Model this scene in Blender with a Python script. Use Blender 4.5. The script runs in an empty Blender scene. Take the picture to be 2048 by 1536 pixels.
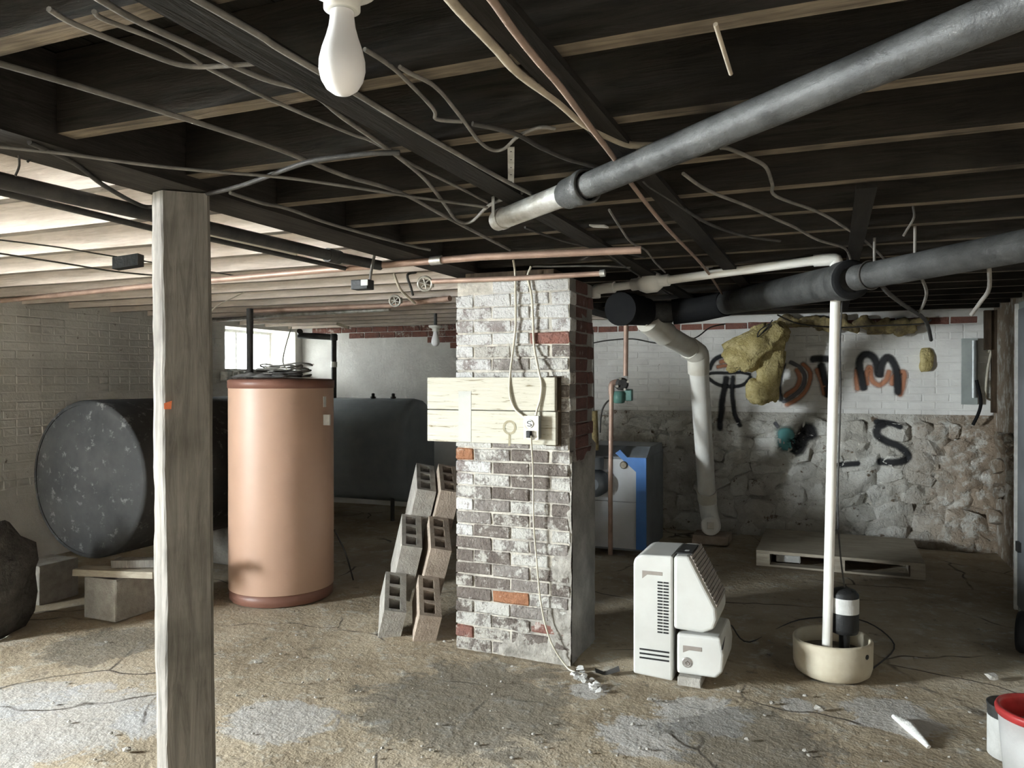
import bpy, bmesh, math, random
from mathutils import Vector, Matrix, noise
from mathutils.bvhtree import BVHTree
random.seed(7)
scene = bpy.context.scene
COL = scene.collection
PI = math.pi

# ------------------------------------------------------------------ camera
F, CX, HY, H = 1540.0, 1024.0, 760.0, 1.46
YAW = math.radians(22.5)
CS, SN = math.cos(YAW), math.sin(YAW)
cam = bpy.data.cameras.new('camera')
cam.sensor_width = 36.0
cam.lens = F / 2048 * 36.0
cam.clip_start = 0.05
camo = bpy.data.objects.new('camera', cam)
COL.objects.link(camo)
camo.location = (0, 0, H)
camo.rotation_euler = (PI / 2 - math.atan(8 / F), 0, YAW)
scene.camera = camo

# ------------------------------------------------------------------ world, daylight, exposure
w = bpy.data.worlds.new('overcast_sky')
scene.world = w
w.use_nodes = True
bg = w.node_tree.nodes['Background']
bg.inputs[0].default_value = (0.93, 0.97, 1.0, 1)
bg.inputs[1].default_value = 85.0
vs = scene.view_settings
vs.view_transform = 'Standard'
try:
    vs.look = 'None'
except Exception:
    pass
vs.gamma = 1.0
vs.use_curve_mapping = False
vs.exposure = 2.35
scene.cycles.max_bounces = 7
scene.cycles.diffuse_bounces = 4
scene.cycles.glossy_bounces = 3
scene.cycles.transparent_max_bounces = 8
scene.cycles.use_adaptive_sampling = True
scene.cycles.adaptive_threshold = 0.05
scene.cycles.adaptive_min_samples = 16
scene.cycles.sample_clamp_indirect = 8.0

# room limits
XL, XR, YB, YF = -6.0, 1.3, 7.75, -2.6
ZJ, ZP = 2.07, 2.27           # joist underside, plank underside
WINDOWS = [  # y0, y1, z0, z1 in the left wall
    (6.45, 7.62, 1.56, 2.04),
    (-1.20, 0.35, 0.95, 2.05),
]
def portal(y0, y1, z0, z1):
    l = bpy.data.lights.new('window_portal', 'AREA')
    l.shape = 'RECTANGLE'
    l.size = z1 - z0
    l.size_y = y1 - y0
    l.cycles.is_portal = True
    o = bpy.data.objects.new('window_portal', l)
    COL.objects.link(o)
    o.location = (XL - 0.43, (y0 + y1) / 2, (z0 + z1) / 2)
    o.rotation_euler = (0, -PI / 2, 0)
for wd in WINDOWS:
    portal(*wd)

# ------------------------------------------------------------------ pixel -> place helpers
def at(px, py, d):
    xc = (px - CX) / F * d
    return Vector((xc * CS - d * SN, xc * SN + d * CS, H + (HY - py) / F * d))
def gr(px, py, z=0.0):
    return at(px, py, F * (H - z) / (py - HY))
def up(px, py, z):
    return at(px, py, F * (z - H) / (HY - py))
def onY(px, py, Y):
    r = (px - CX) / F
    return at(px, py, Y / (CS + r * SN))
def onX(px, py, X):
    r = (px - CX) / F
    return at(px, py, X / (r * CS - SN))

# ------------------------------------------------------------------ mesh builder
WL = {}
class MB:
    def __init__(s):
        s.v, s.f, s.sm = [], [], []
    def add(s, vs_, fs, smooth=False):
        o = len(s.v)
        s.v += [Vector(p) for p in vs_]
        s.f += [tuple(i + o for i in f) for f in fs]
        s.sm += [smooth] * len(fs)
        return s
    def box(s, a, b):
        x0, y0, z0 = a
        x1, y1, z1 = b
        return s.add([(x0, y0, z0), (x1, y0, z0), (x1, y1, z0), (x0, y1, z0),
                      (x0, y0, z1), (x1, y0, z1), (x1, y1, z1), (x0, y1, z1)],
                     [(0, 3, 2, 1), (4, 5, 6, 7), (0, 1, 5, 4), (1, 2, 6, 5), (2, 3, 7, 6), (3, 0, 4, 7)])
    def obox(s, o, a, b, c):
        o, a, b, c = Vector(o), Vector(a), Vector(b), Vector(c)
        vv = [o, o + a, o + a + b, o + b, o + c, o + a + c, o + a + b + c, o + b + c]
        ff = [(0, 3, 2, 1), (4, 5, 6, 7), (0, 1, 5, 4), (1, 2, 6, 5), (2, 3, 7, 6), (3, 0, 4, 7)]
        if a.cross(b).dot(c) < 0:
            ff = [f[::-1] for f in ff]
        return s.add(vv, ff)
    def cbox(s, a, b, ch=0.01, jit=0.0, seed=0):
        bm = bmesh.new()
        bmesh.ops.create_cube(bm, size=1)
        a, b = Vector(a), Vector(b)
        c, d = (a + b) / 2, b - a
        for v in bm.verts:
            v.co = Vector((v.co.x * d.x, v.co.y * d.y, v.co.z * d.z)) + c
        bmesh.ops.bevel(bm, geom=bm.edges[:], offset=ch, segments=2, affect='EDGES', profile=0.6)
        rnd = random.Random(seed)
        if jit:
            for v in bm.verts:
                v.co += Vector((rnd.uniform(-jit, jit), rnd.uniform(-jit, jit), rnd.uniform(-jit, jit)))
        return s.bm(bm)
    def bm(s, bm, smooth=False):
        bm.verts.index_update()
        s.add([v.co.copy() for v in bm.verts], [tuple(v.index for v in f.verts) for f in bm.faces], smooth)
        bm.free()
        return s
    def tube(s, pts, r, n=10, cap=True, res=0, smooth=True):
        pts = [Vector(p) for p in pts]
        if res:
            pts = crom(pts, res)
        m = len(pts)
        rr = r if isinstance(r, (list, tuple)) else [r] * m
        if len(rr) != m:
            k_ = (len(rr) - 1) / (m - 1)
            rr = [rr[int(i * k_)] + (rr[min(int(i * k_) + 1, len(rr) - 1)] - rr[int(i * k_)]) * (i * k_ - int(i * k_)) for i in range(m)]
        t0 = (pts[1] - pts[0]).normalized()
        u = t0.orthogonal().normalized()
        vv, ff = [], []
        pt = t0
        for i, p in enumerate(pts):
            t = ((pts[min(i + 1, m - 1)] - pts[max(i - 1, 0)])).normalized()
            q = pt.rotation_difference(t)
            u = (q @ u)
            u = (u - t * u.dot(t)).normalized()
            b = t.cross(u)
            pt = t
            for k in range(n):
                a = 2 * PI * k / n
                vv.append(p + (u * math.cos(a) + b * math.sin(a)) * rr[i])
        for i in range(m - 1):
            for k in range(n):
                k2 = (k + 1) % n
                ff.append((i * n + k, i * n + k2, (i + 1) * n + k2, (i + 1) * n + k))
        s.add(vv, ff, smooth)
        if cap:
            s.add(vv[:n], [tuple(range(n))[::-1]])
            s.add(vv[-n:], [tuple(range(n))])
        return s
    def lathe(s, o, prof, n=32, axis=(0, 0, 1), smooth=True, cap=True):
        o, ax = Vector(o), Vector(axis).normalized()
        u = ax.orthogonal().normalized()
        b = ax.cross(u)
        vv, ff = [], []
        for r, h in prof:
            for k in range(n):
                a = 2 * PI * k / n
                vv.append(o + ax * h + (u * math.cos(a) + b * math.sin(a)) * r)
        for i in range(len(prof) - 1):
            for k in range(n):
                k2 = (k + 1) % n
                ff.append((i * n + k, i * n + k2, (i + 1) * n + k2, (i + 1) * n + k))
        s.add(vv, ff, smooth)
        if cap:
            s.add(vv[:n], [tuple(range(n))[::-1]])
            s.add(vv[-n:], [tuple(range(n))])
        return s
    def prism(s, poly, y0, y1, ax='y'):
        n = len(poly)
        if ax == 'y':
            A = [Vector((x, y0, z)) for x, z in poly]
            B = [Vector((x, y1, z)) for x, z in poly]
        elif ax == 'x':
            A = [Vector((y0, x, z)) for x, z in poly]
            B = [Vector((y1, x, z)) for x, z in poly]
        else:
            A = [Vector((x, z, y0)) for x, z in poly]
            B = [Vector((x, z, y1)) for x, z in poly]
        s.add(A + B, [tuple(range(n)), tuple(range(2 * n - 1, n - 1, -1))] +
              [(i, n + i, n + (i + 1) % n, (i + 1) % n) for i in range(n)])
        return s
    def wob(s, amp, sc=6.0, seed=0):
        off = Vector((seed * 3.1, seed * 1.7, seed * 2.3))
        for v in s.v:
            v += noise.noise_vector(v * sc + off) * amp
        return s
    def build(s, name, m, parent=None, smooth=None, fix=True):
        me = bpy.data.meshes.new(name)
        lo = Vector((min(v.x for v in s.v), min(v.y for v in s.v), min(v.z for v in s.v)))
        hi = Vector((max(v.x for v in s.v), max(v.y for v in s.v), max(v.z for v in s.v)))
        org = Vector(((lo.x + hi.x) / 2, (lo.y + hi.y) / 2, lo.z))
        me.from_pydata([tuple(v - org) for v in s.v], [], s.f)
        me.polygons.foreach_set('use_smooth', [bool(x) if smooth is None else smooth for x in s.sm])
        if fix:
            b = bmesh.new()
            b.from_mesh(me)
            bmesh.ops.recalc_face_normals(b, faces=b.faces[:])
            b.to_mesh(me)
            b.free()
        me.materials.append(m)
        o = bpy.data.objects.new(name, me)
        COL.objects.link(o)
        WL[o.name] = org
        if parent is not None:
            o.parent = parent
            o.location = org - WL[parent.name]
        else:
            o.location = org
        return o

def crom(pts, res):
    out = []
    n = len(pts)
    for i in range(n - 1):
        p0, p1, p2, p3 = pts[max(i - 1, 0)], pts[i], pts[i + 1], pts[min(i + 2, n - 1)]
        for k in range(res):
            t = k / res
            out.append(0.5 * ((2 * p1) + (p2 - p0) * t + (2 * p0 - 5 * p1 + 4 * p2 - p3) * t * t +
                              (3 * p1 - p0 - 3 * p2 + p3) * t ** 3))
    out.append(pts[-1].copy())
    return out

def tag(o, label=None, cat=None, group=None, kind=None):
    if label: o['label'] = label
    if cat: o['category'] = cat
    if group: o['group'] = group
    if kind: o['kind'] = kind
    return o
def thing(name, loc, label, cat, group=None, kind=None):
    o = bpy.data.objects.new(name, None)
    COL.objects.link(o)
    o.location = loc
    o.empty_display_size = 0.1
    WL[o.name] = Vector(loc)
    return tag(o, label, cat, group, kind)
def inst(me, name, loc, parent, rot=(0, 0, 0), scale=(1, 1, 1), m=None):
    o = bpy.data.objects.new(name, me)
    COL.objects.link(o)
    o.parent = parent
    o.location = Vector(loc) - (WL[parent.name] if parent else Vector((0, 0, 0)))
    o.rotation_euler = rot
    o.scale = scale
    WL[o.name] = Vector(loc)
    if m is not None:
        o.material_slots[0].link = 'OBJECT'
        o.material_slots[0].material = m
    return o

# ------------------------------------------------------------------ materials
class NT:
    def __init__(s, name):
        s.m = bpy.data.materials.new(name)
        s.m.use_nodes = True
        s.t = s.m.node_tree
        s.b = s.t.nodes['Principled BSDF']
        s.out = s.t.nodes['Material Output']
        s.pos = s.t.nodes.new('ShaderNodeNewGeometry').outputs['Position']
    def n(s, typ, **kw):
        nd = s.t.nodes.new(typ)
        for k, v in kw.items():
            setattr(nd, k, v)
        return nd
    def l(s, a, b):
        s.t.links.new(a, b)
    def setin(s, sock, v):
        if hasattr(v, 'is_output') or isinstance(v, bpy.types.NodeSocket):
            s.l(v, sock)
        else:
            sock.default_value = v
    def noise(s, scale, detail=5, rough=0.6, vec=None, dist=0.0):
        nd = s.n('ShaderNodeTexNoise')
        nd.inputs['Scale'].default_value = scale
        nd.inputs['Detail'].default_value = min(detail, 4)
        nd.inputs['Roughness'].default_value = rough
        nd.inputs['Distortion'].default_value = dist
        s.l(vec or s.pos, nd.inputs['Vector'])
        return nd.outputs['Fac']
    def mapv(s, scale, loc=(0, 0, 0), vec=None):
        nd = s.n('ShaderNodeMapping')
        nd.inputs['Scale'].default_value = scale
        nd.inputs['Location'].default_value = loc
        s.l(vec or s.pos, nd.inputs['Vector'])
        return nd.outputs['Vector']
    def ramp(s, fac, stops, interp='LINEAR'):
        nd = s.n('ShaderNodeValToRGB')
        cr = nd.color_ramp
        cr.interpolation = interp
        while len(cr.elements) < len(stops):
            cr.elements.new(0.5)
        for e, (p, c) in zip(cr.elements, stops):
            e.position = p
            e.color = c if len(c) == 4 else (*c, 1)
        s.l(fac, nd.inputs['Fac'])
        return nd.outputs['Color']
    def step(s, fac, a, b):
        nd = s.n('ShaderNodeMapRange', interpolation_type='SMOOTHSTEP')
        nd.inputs['From Min'].default_value = a
        nd.inputs['From Max'].default_value = b
        s.setin(nd.inputs['Value'], fac)
        return nd.outputs['Result']
    def math(s, op, a, b=0.0):
        nd = s.n('ShaderNodeMath', operation=op)
        s.setin(nd.inputs[0], a)
        s.setin(nd.inputs[1], b)
        return nd.outputs[0]
    def mix(s, fac, a, b, typ='MIX'):
        nd = s.n('ShaderNodeMix', data_type='RGBA', blend_type=typ)
        s.setin(nd.inputs['Factor'], fac)
        s.setin(nd.inputs['A'], a if not isinstance(a, tuple) else (*a[:3], 1))
        s.setin(nd.inputs['B'], b if not isinstance(b, tuple) else (*b[:3], 1))
        return nd.outputs['Result']
    def blob(s, c, r, nz, sx=1.0, sy=1.0, k=0.55):
        mp = s.n('ShaderNodeMapping')
        mp.inputs['Location'].default_value = (-c[0] * sx / r, -c[1] * sy / r, 0)
        mp.inputs['Scale'].default_value = (sx / r, sy / r, 0)
        s.l(s.pos, mp.inputs['Vector'])
        ln = s.n('ShaderNodeVectorMath', operation='LENGTH')
        s.l(mp.outputs['Vector'], ln.inputs[0])
        q = s.math('ADD', ln.outputs['Value'], s.math('MULTIPLY', s.math('SUBTRACT', nz, 0.5), k * 4))
        return s.step(q, 1.06, 0.86)
    def fin(s, col, rough=0.8, metal=0.0, bump=None, bs=0.3, bd=0.01, spec=0.3):
        s.setin(s.b.inputs['Base Color'], col if not isinstance(col, tuple) else (*col[:3], 1))
        s.setin(s.b.inputs['Roughness'], rough)
        s.b.inputs['Metallic'].default_value = metal
        s.b.inputs['Specular IOR Level'].default_value = spec
        if bump is not None:
            bn = s.n('ShaderNodeBump')
            bn.inputs['Strength'].default_value = bs
            bn.inputs['Distance'].default_value = bd
            s.l(bump, bn.inputs['Height'])
            s.l(bn.outputs['Normal'], s.b.inputs['Normal'])
        return s.m

def mat(name, c1, c2=None, scale=10, rough=0.75, metal=0.0, bump=0.25, bscale=60, spec=0.3, stretch=None, lo=0.35, hi=0.65, bd=0.01):
    t = NT(name)
    c2 = c2 or tuple(x * 0.75 for x in c1)
    vec = t.mapv(stretch) if stretch else None
    n1 = t.noise(scale, vec=vec)
    col = t.ramp(n1, [(lo, c1), (hi, c2)])
    return t.fin(col, rough, metal, t.noise(bscale, vec=vec) if bump else None, bump, bd, spec)

M = {}
# floor: patchy concrete with efflorescence, damp and dirt
t = NT('floor_concrete')
n1 = t.noise(1.3, 6, 0.65)
n2 = t.noise(7, 6, 0.8)
n3 = t.noise(30, 4, 0.7)
nb = t.noise(3.4, 4, 0.8, None, 1.2)
c = t.ramp(n1, [(0.3, (0.255, 0.20, 0.135)), (0.5, (0.40, 0.33, 0.235)), (0.68, (0.48, 0.41, 0.315))])
c = t.mix(t.step(n2, 0.5, 0.72), c, (0.50, 0.47, 0.41))
c = t.mix(t.step(n2, 0.42, 0.28), c, (0.20, 0.17, 0.13))
def gxy(px, py):
    p = gr(px, py)
    return (p.x, p.y)
for px, py, r in ((90, 1450, 0.42), (300, 1440, 0.16), (30, 1400, 0.25), (560, 1440, 0.22)):
    c = t.mix(t.math('MULTIPLY', t.blob(gxy(px, py), r, nb), 0.55), c, (0.48, 0.48, 0.485))
for px, py, r in ((1400, 1425, 0.2), (1595, 1412, 0.09), (1780, 1430, 0.2), (1300, 1470, 0.2), (1180, 1380, 0.1)):
    c = t.mix(t.math('MULTIPLY', t.blob(gxy(px, py), r, nb), 0.7), c, (0.55, 0.54, 0.53))
for px, py, r in ((930, 1400, 0.5), (1500, 1480, 0.35), (200, 1290, 0.3)):
    c = t.mix(t.math('MULTIPLY', t.blob(gxy(px, py), r, nb), 0.55), c, (0.12, 0.115, 0.10))
vo = t.n('ShaderNodeTexVoronoi', feature='DISTANCE_TO_EDGE')
vo.inputs['Scale'].default_value = 1.1
dv = t.n('ShaderNodeVectorMath', operation='ADD')
t.l(t.pos, dv.inputs[0])
nzc = t.n('ShaderNodeTexNoise')
nzc.inputs['Scale'].default_value = 2.5
t.l(t.pos, nzc.inputs['Vector'])
sc_ = t.n('ShaderNodeVectorMath', operation='SCALE')
sc_.inputs['Scale'].default_value = 0.25
t.l(nzc.outputs['Color'], sc_.inputs[0])
t.l(sc_.outputs[0], dv.inputs[1])
t.l(dv.outputs[0], vo.inputs['Vector'])
crack = t.step(vo.outputs['Distance'], 0.012, 0.002)
c = t.mix(t.math('MULTIPLY', crack, t.step(n1, 0.45, 0.6)), c, (0.09, 0.075, 0.06))
bh = t.math('ADD', n2, t.math('MULTIPLY', n3, 0.5))
M['floor'] = t.fin(c, 0.88, 0, bh, 0.4, 0.025, 0.2)

def whitewash(name, white, grey, under, wear=0.62, tint=None, bs=0.45, bd=0.012):
    t = NT(name)
    n1 = t.noise(2.2, 6, 0.65)
    n2 = t.noise(9, 6, 0.7)
    n3 = t.noise(45, 5, 0.7)
    oi = t.n('ShaderNodeObjectInfo').outputs['Random']
    c = t.ramp(t.math('ADD', n1, t.math('MULTIPLY', t.math('SUBTRACT', oi, 0.5), 0.12)), [(0.32, grey), (0.6, white)])
    c = t.mix(t.step(n2, wear, wear + 0.08), c, under)
    if tint:
        sx = t.n('ShaderNodeSeparateXYZ')
        t.l(t.pos, sx.inputs[0])
        k = t.math('MULTIPLY', t.step(sx.outputs['X'], 0.3, 1.2), t.step(n2, 0.35, 0.55))
        c = t.mix(k, c, tint)
    return t.fin(c, 0.9, 0, t.math('ADD', n2, t.math('MULTIPLY', n3, 0.6)), bs, bd, 0.2)
M['wall_white'] = whitewash('whitewashed_brick', (0.74, 0.73, 0.70), (0.60, 0.585, 0.56), (0.26, 0.20, 0.16), 0.70)
M['wall_left'] = whitewash('grey_whitewashed_brick', (0.78, 0.755, 0.71), (0.62, 0.595, 0.55), (0.24, 0.20, 0.165), 0.64)
M['plaster'] = whitewash('grey_plaster', (0.50, 0.48, 0.46), (0.40, 0.385, 0.37), (0.28, 0.22, 0.19), 0.72)
M['stone'] = whitewash('limewashed_rubble', (0.72, 0.705, 0.66), (0.52, 0.495, 0.44), (0.22, 0.165, 0.125), 0.60, (0.36, 0.285, 0.215), 0.9, 0.035)
M['mortar_rough'] = whitewash('rubble_mortar', (0.66, 0.64, 0.59), (0.45, 0.425, 0.375), (0.20, 0.15, 0.11), 0.60, (0.33, 0.26, 0.195), 0.9, 0.035)

def brick(name, c1, c2, paint=(0.60, 0.59, 0.57), amt=0.5):
    t = NT(name)
    n1 = t.noise(14, 6, 0.7)
    n2 = t.noise(11, 8, 0.8)
    n3 = t.noise(60, 5, 0.7)
    oi = t.n('ShaderNodeObjectInfo').outputs['Random']
    c = t.ramp(n1, [(0.3, c1), (0.65, c2)])
    c = t.mix(t.math('MULTIPLY', oi, 0.35), c, tuple(x * 0.55 for x in c2))
    q = t.math('ADD', n2, t.math('MULTIPLY', t.math('SUBTRACT', oi, 0.5), 0.2))
    c = t.mix(t.step(q, 1 - amt - 0.06, 1 - amt + 0.08), c, paint)
    return t.fin(c, 0.9, 0, t.math('ADD', n1, n3), 0.9, 0.014, 0.2)
M['b_white'] = brick('brick_white_painted', (0.35, 0.325, 0.31), (0.24, 0.20, 0.185), (0.56, 0.55, 0.535), 0.60)
M['b_grey'] = brick('brick_grey_painted', (0.31, 0.285, 0.26), (0.19, 0.165, 0.15), (0.50, 0.485, 0.45), 0.50)
M['b_dark'] = brick('brick_sooty_grey', (0.22, 0.19, 0.17), (0.14, 0.115, 0.10), (0.44, 0.42, 0.38), 0.44)
M['b_red'] = brick('brick_red', (0.30, 0.13, 0.095), (0.23, 0.12, 0.10), (0.48, 0.42, 0.38), 0.36)
M['b_orange'] = brick('brick_orange', (0.42, 0.205, 0.11), (0.32, 0.15, 0.085), (0.52, 0.42, 0.34), 0.36)
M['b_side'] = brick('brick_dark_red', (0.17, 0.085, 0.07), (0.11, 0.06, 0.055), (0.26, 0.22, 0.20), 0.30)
M['mortar'] = mat('mortar', (0.56, 0.52, 0.45), (0.30, 0.275, 0.24), 14, 0.95, 0, 0.6, 70)
M['parge_pale'] = mat('pale_cement_smear', (0.40, 0.375, 0.335), (0.22, 0.205, 0.18), 16, 0.95, 0, 0.8, 70)
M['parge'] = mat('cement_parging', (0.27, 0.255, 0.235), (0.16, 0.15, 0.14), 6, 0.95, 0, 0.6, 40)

def wood(name, c1, c2, axis='x', rough=0.85, dirt=0.5):
    t = NT(name)
    st = {'x': (1.2, 14, 14), 'y': (14, 1.2, 14), 'z': (14, 14, 1.2)}[axis]
    oi = t.n('ShaderNodeObjectInfo').outputs['Random']
    v = t.mapv(st)
    ad = t.n('ShaderNodeVectorMath', operation='ADD')
    t.l(v, ad.inputs[0])
    t.l(oi, ad.inputs[1])
    n1 = t.noise(3, 7, 0.7, ad.outputs[0], 0.6)
    n2 = t.noise(3.0, 5, 0.6)
    c = t.ramp(n1, [(0.3, c2), (0.62, c1)])
    c = t.mix(t.math('MULTIPLY', t.step(n2, 0.45, 0.7), dirt), c, tuple(x * 0.35 for x in c2))
    return t.fin(c, rough, 0, n1, 0.35, 0.01, 0.15)
M['joist_dark'] = wood('joist_sooty_wood', (0.032, 0.027, 0.022), (0.013, 0.0115, 0.010))
M['joist_bottom'] = wood('joist_tan_underside', (0.21, 0.17, 0.125), (0.06, 0.05, 0.04), dirt=0.85)  # undersides a lighter tan than the joist sides
M['joist_bottom_pale'] = wood('joist_darkened_underside', (0.33, 0.285, 0.24), (0.17, 0.145, 0.12), dirt=0.4)  # darker tone puts shade contrast on the undersides under even light
M['joist_pale'] = wood('joist_limewashed_wood', (0.62, 0.54, 0.47), (0.45, 0.38, 0.32), dirt=0.2)
M['plank_dark'] = wood('subfloor_sooty', (0.015, 0.013, 0.011), (0.007, 0.0065, 0.006), 'y')
M['plank_pale'] = wood('subfloor_limewashed', (0.20, 0.165, 0.135), (0.12, 0.10, 0.083), 'y', dirt=0.3)
M['girder'] = wood('girder_sooty_wood', (0.042, 0.037, 0.033), (0.02, 0.018, 0.016), 'y')
M['runner'] = wood('running_board_sooty', (0.024, 0.021, 0.018), (0.013, 0.0115, 0.010), 'y')
M['post'] = wood('post_grey_wood', (0.25, 0.23, 0.205), (0.13, 0.12, 0.105), 'z', dirt=0.45)
M['pallet'] = wood('pallet_wood', (0.44, 0.39, 0.31), (0.30, 0.26, 0.205), 'x', dirt=0.3)
M['oldwood'] = wood('old_brown_wood', (0.10, 0.07, 0.046), (0.045, 0.032, 0.022), 'z')
t = NT('cream_painted_board')
n1 = t.noise(3, 7, 0.7, t.mapv((2.0, 10, 26)), 0.8)
c = t.ramp(n1, [(0.33, (0.20, 0.165, 0.10)), (0.40, (0.47, 0.44, 0.355)), (0.7, (0.54, 0.515, 0.43))])
M['cream'] = t.fin(c, 0.6, 0, n1, 0.4, 0.01)
M['cream_stain'] = mat('grey_paint_patch', (0.42, 0.42, 0.39), (0.47, 0.465, 0.42), 12, 0.6)
M['stain_ring'] = mat('drip_stain', (0.27, 0.235, 0.15), (0.36, 0.32, 0.22), 30, 0.7)
M['castiron'] = mat('painted_cast_iron', (0.075, 0.075, 0.073), (0.035, 0.035, 0.034), 9, 0.55, 0.0, 0.35, 45, 0.3)
M['galv'] = mat('galvanised_steel', (0.60, 0.60, 0.57), (0.34, 0.31, 0.26), 12, 0.38, 0.55, 0.25, 40, 0.5)
M['rubber'] = mat('black_rubber', (0.008, 0.008, 0.009), (0.012, 0.012, 0.012), 8, 0.8, 0, 0.1, 40, 0.15)
M['blackpipe'] = mat('black_iron_pipe', (0.035, 0.034, 0.033), (0.06, 0.055, 0.05), 14, 0.6, 0.0)
M['pvc'] = mat('white_pvc', (0.80, 0.795, 0.76), (0.74, 0.72, 0.67), 7, 0.4, 0, 0.05)
M['pvc_cream'] = mat('cream_pvc', (0.70, 0.68, 0.61), (0.58, 0.54, 0.46), 5, 0.42, 0, 0.06)
M['copper'] = mat('copper_tube', (0.42, 0.285, 0.22), (0.30, 0.195, 0.15), 9, 0.5, 0.25, 0.1, 30, 0.5)
M['brass'] = mat('tarnished_brass', (0.20, 0.16, 0.11), (0.30, 0.27, 0.22), 40, 0.5, 0.5)
M['beigecable'] = mat('beige_cable', (0.46, 0.40, 0.31), (0.33, 0.285, 0.225), 10, 0.7)
M['greycable'] = mat('grey_dusty_cable', (0.24, 0.225, 0.205), (0.12, 0.112, 0.10), 10, 0.75)
M['darkcable'] = mat('dark_cable', (0.035, 0.033, 0.031), (0.075, 0.07, 0.065), 10, 0.7)
M['pinkcable'] = mat('pinkish_conduit', (0.36, 0.255, 0.205), (0.24, 0.175, 0.14), 10, 0.7)
M['whitecable'] = mat('cream_cable', (0.62, 0.58, 0.48), (0.52, 0.48, 0.39), 10, 0.6)
M['porcelain'] = mat('white_porcelain', (0.78, 0.78, 0.74), (0.66, 0.65, 0.60), 8, 0.35, 0, 0.05)
t = NT('frosted_bulb_glass')
t.fin((0.86, 0.85, 0.86), 0.32, 0, None, spec=0.5)
t.b.inputs['Subsurface Weight'].default_value = 0.0
M['bulb'] = t.m
M['browntank'] = mat('tan_enamel_steel', (0.44, 0.28, 0.20), (0.41, 0.26, 0.185), 3, 0.48, 0, 0.03, 20, 0.5)
M['brownrim'] = mat('red_brown_plastic', (0.20, 0.095, 0.068), (0.17, 0.08, 0.058), 6, 0.42, 0, 0.03)
t = NT('grey_tank_steel')
n1 = t.noise(2.2, 6, 0.7)
n2 = t.noise(11, 6, 0.75)
c = t.ramp(n1, [(0.35, (0.027, 0.027, 0.027)), (0.65, (0.052, 0.051, 0.049))])
c = t.mix(t.step(n2, 0.56, 0.70), c, (0.13, 0.127, 0.122))
c = t.mix(t.step(n2, 0.38, 0.30), c, (0.04, 0.038, 0.037))
M['tankgrey'] = t.fin(c, 0.75, 0, n2, 0.12, 0.01, 0.2)
M['tankblue'] = mat('blue_grey_tank_paint', (0.25, 0.28, 0.30), (0.20, 0.225, 0.245), 4, 0.5, 0, 0.08, 25, 0.4)
M['block'] = mat('concrete_block', (0.40, 0.38, 0.345), (0.29, 0.27, 0.24), 14, 0.95, 0, 0.6, 90)
M['blockwarm'] = mat('tan_concrete_block', (0.42, 0.345, 0.28), (0.31, 0.25, 0.20), 14, 0.95, 0, 0.6, 90)
M['applwhite'] = mat('appliance_plastic', (0.56, 0.56, 0.53), (0.50, 0.495, 0.465), 5, 0.45, 0, 0.04, 30, 0.45)
M['applgrey'] = mat('grille_plastic', (0.30, 0.265, 0.235), (0.24, 0.21, 0.185), 8, 0.55)
M['black'] = mat('black_plastic', (0.015, 0.015, 0.015), (0.02, 0.02, 0.02), 8, 0.5)
M['chrome'] = mat('chrome_badge', (0.7, 0.68, 0.64), (0.55, 0.52, 0.5), 8, 0.25, 0.8, 0.05)
M['basin'] = mat('cream_sump_plastic', (0.56, 0.52, 0.41), (0.44, 0.38, 0.28), 5, 0.6, 0, 0.1)
M['water'] = mat('dirty_water', (0.07, 0.068, 0.06), (0.12, 0.115, 0.10), 8, 0.3, 0, 0.3, 30, 0.5)
M['paper'] = mat('white_paper_label', (0.58, 0.58, 0.56), (0.48, 0.48, 0.46), 20, 0.7)
M['blueboiler'] = mat('blue_enamel', (0.05, 0.19, 0.52), (0.045, 0.16, 0.44), 5, 0.4, 0, 0.03, 20, 0.5)
M['boilergrey'] = mat('grey_steel_jacket', (0.20, 0.215, 0.23), (0.14, 0.15, 0.16), 4, 0.45, 0.2, 0.06)
M['boilerfront'] = mat('pale_steel_panel', (0.50, 0.52, 0.54), (0.44, 0.455, 0.47), 4, 0.45, 0.1, 0.04)
M['green'] = mat('green_pump_paint', (0.09, 0.19, 0.16), (0.06, 0.135, 0.115), 10, 0.45)
M['insul'] = mat('yellow_fibreglass', (0.66, 0.56, 0.29), (0.46, 0.37, 0.16), 11, 0.95, 0, 0.9, 45, 0.1, None, 0.35, 0.62, 0.03)
M['insul2'] = mat('dirty_fibreglass', (0.34, 0.27, 0.13), (0.14, 0.11, 0.07), 12, 0.95, 0, 0.9, 45, 0.1)
M['greysteel'] = mat('grey_green_steel', (0.36, 0.39, 0.37), (0.28, 0.305, 0.29), 5, 0.5, 0.1, 0.05)
M['conduit'] = mat('grey_conduit', (0.40, 0.42, 0.42), (0.30, 0.315, 0.315), 8, 0.4, 0.4, 0.05)
M['red'] = mat('red_plastic', (0.48, 0.045, 0.045), (0.36, 0.035, 0.035), 8, 0.4, 0, 0.05)
M['pail'] = mat('white_pail_plastic', (0.52, 0.52, 0.51), (0.43, 0.43, 0.42), 7, 0.45, 0, 0.05)
M['orange'] = mat('orange_tape', (0.80, 0.22, 0.09), (0.75, 0.2, 0.08), 20, 0.6)
t = NT('window_glass')
tr = t.n('ShaderNodeBsdfTransparent')
tr.inputs['Color'].default_value = (0.93, 0.95, 0.95, 1)
gl_ = t.n('ShaderNodeBsdfGlossy')
gl_.inputs['Roughness'].default_value = 0.02
mx = t.n('ShaderNodeMixShader')
mx.inputs[0].default_value = 0.05
t.l(tr.outputs[0], mx.inputs[1])
t.l(gl_.outputs[0], mx.inputs[2])
t.l(mx.outputs[0], t.out.inputs['Surface'])
M['glass'] = t.m
M['glass_dimmed'] = t.m.copy()
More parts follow.
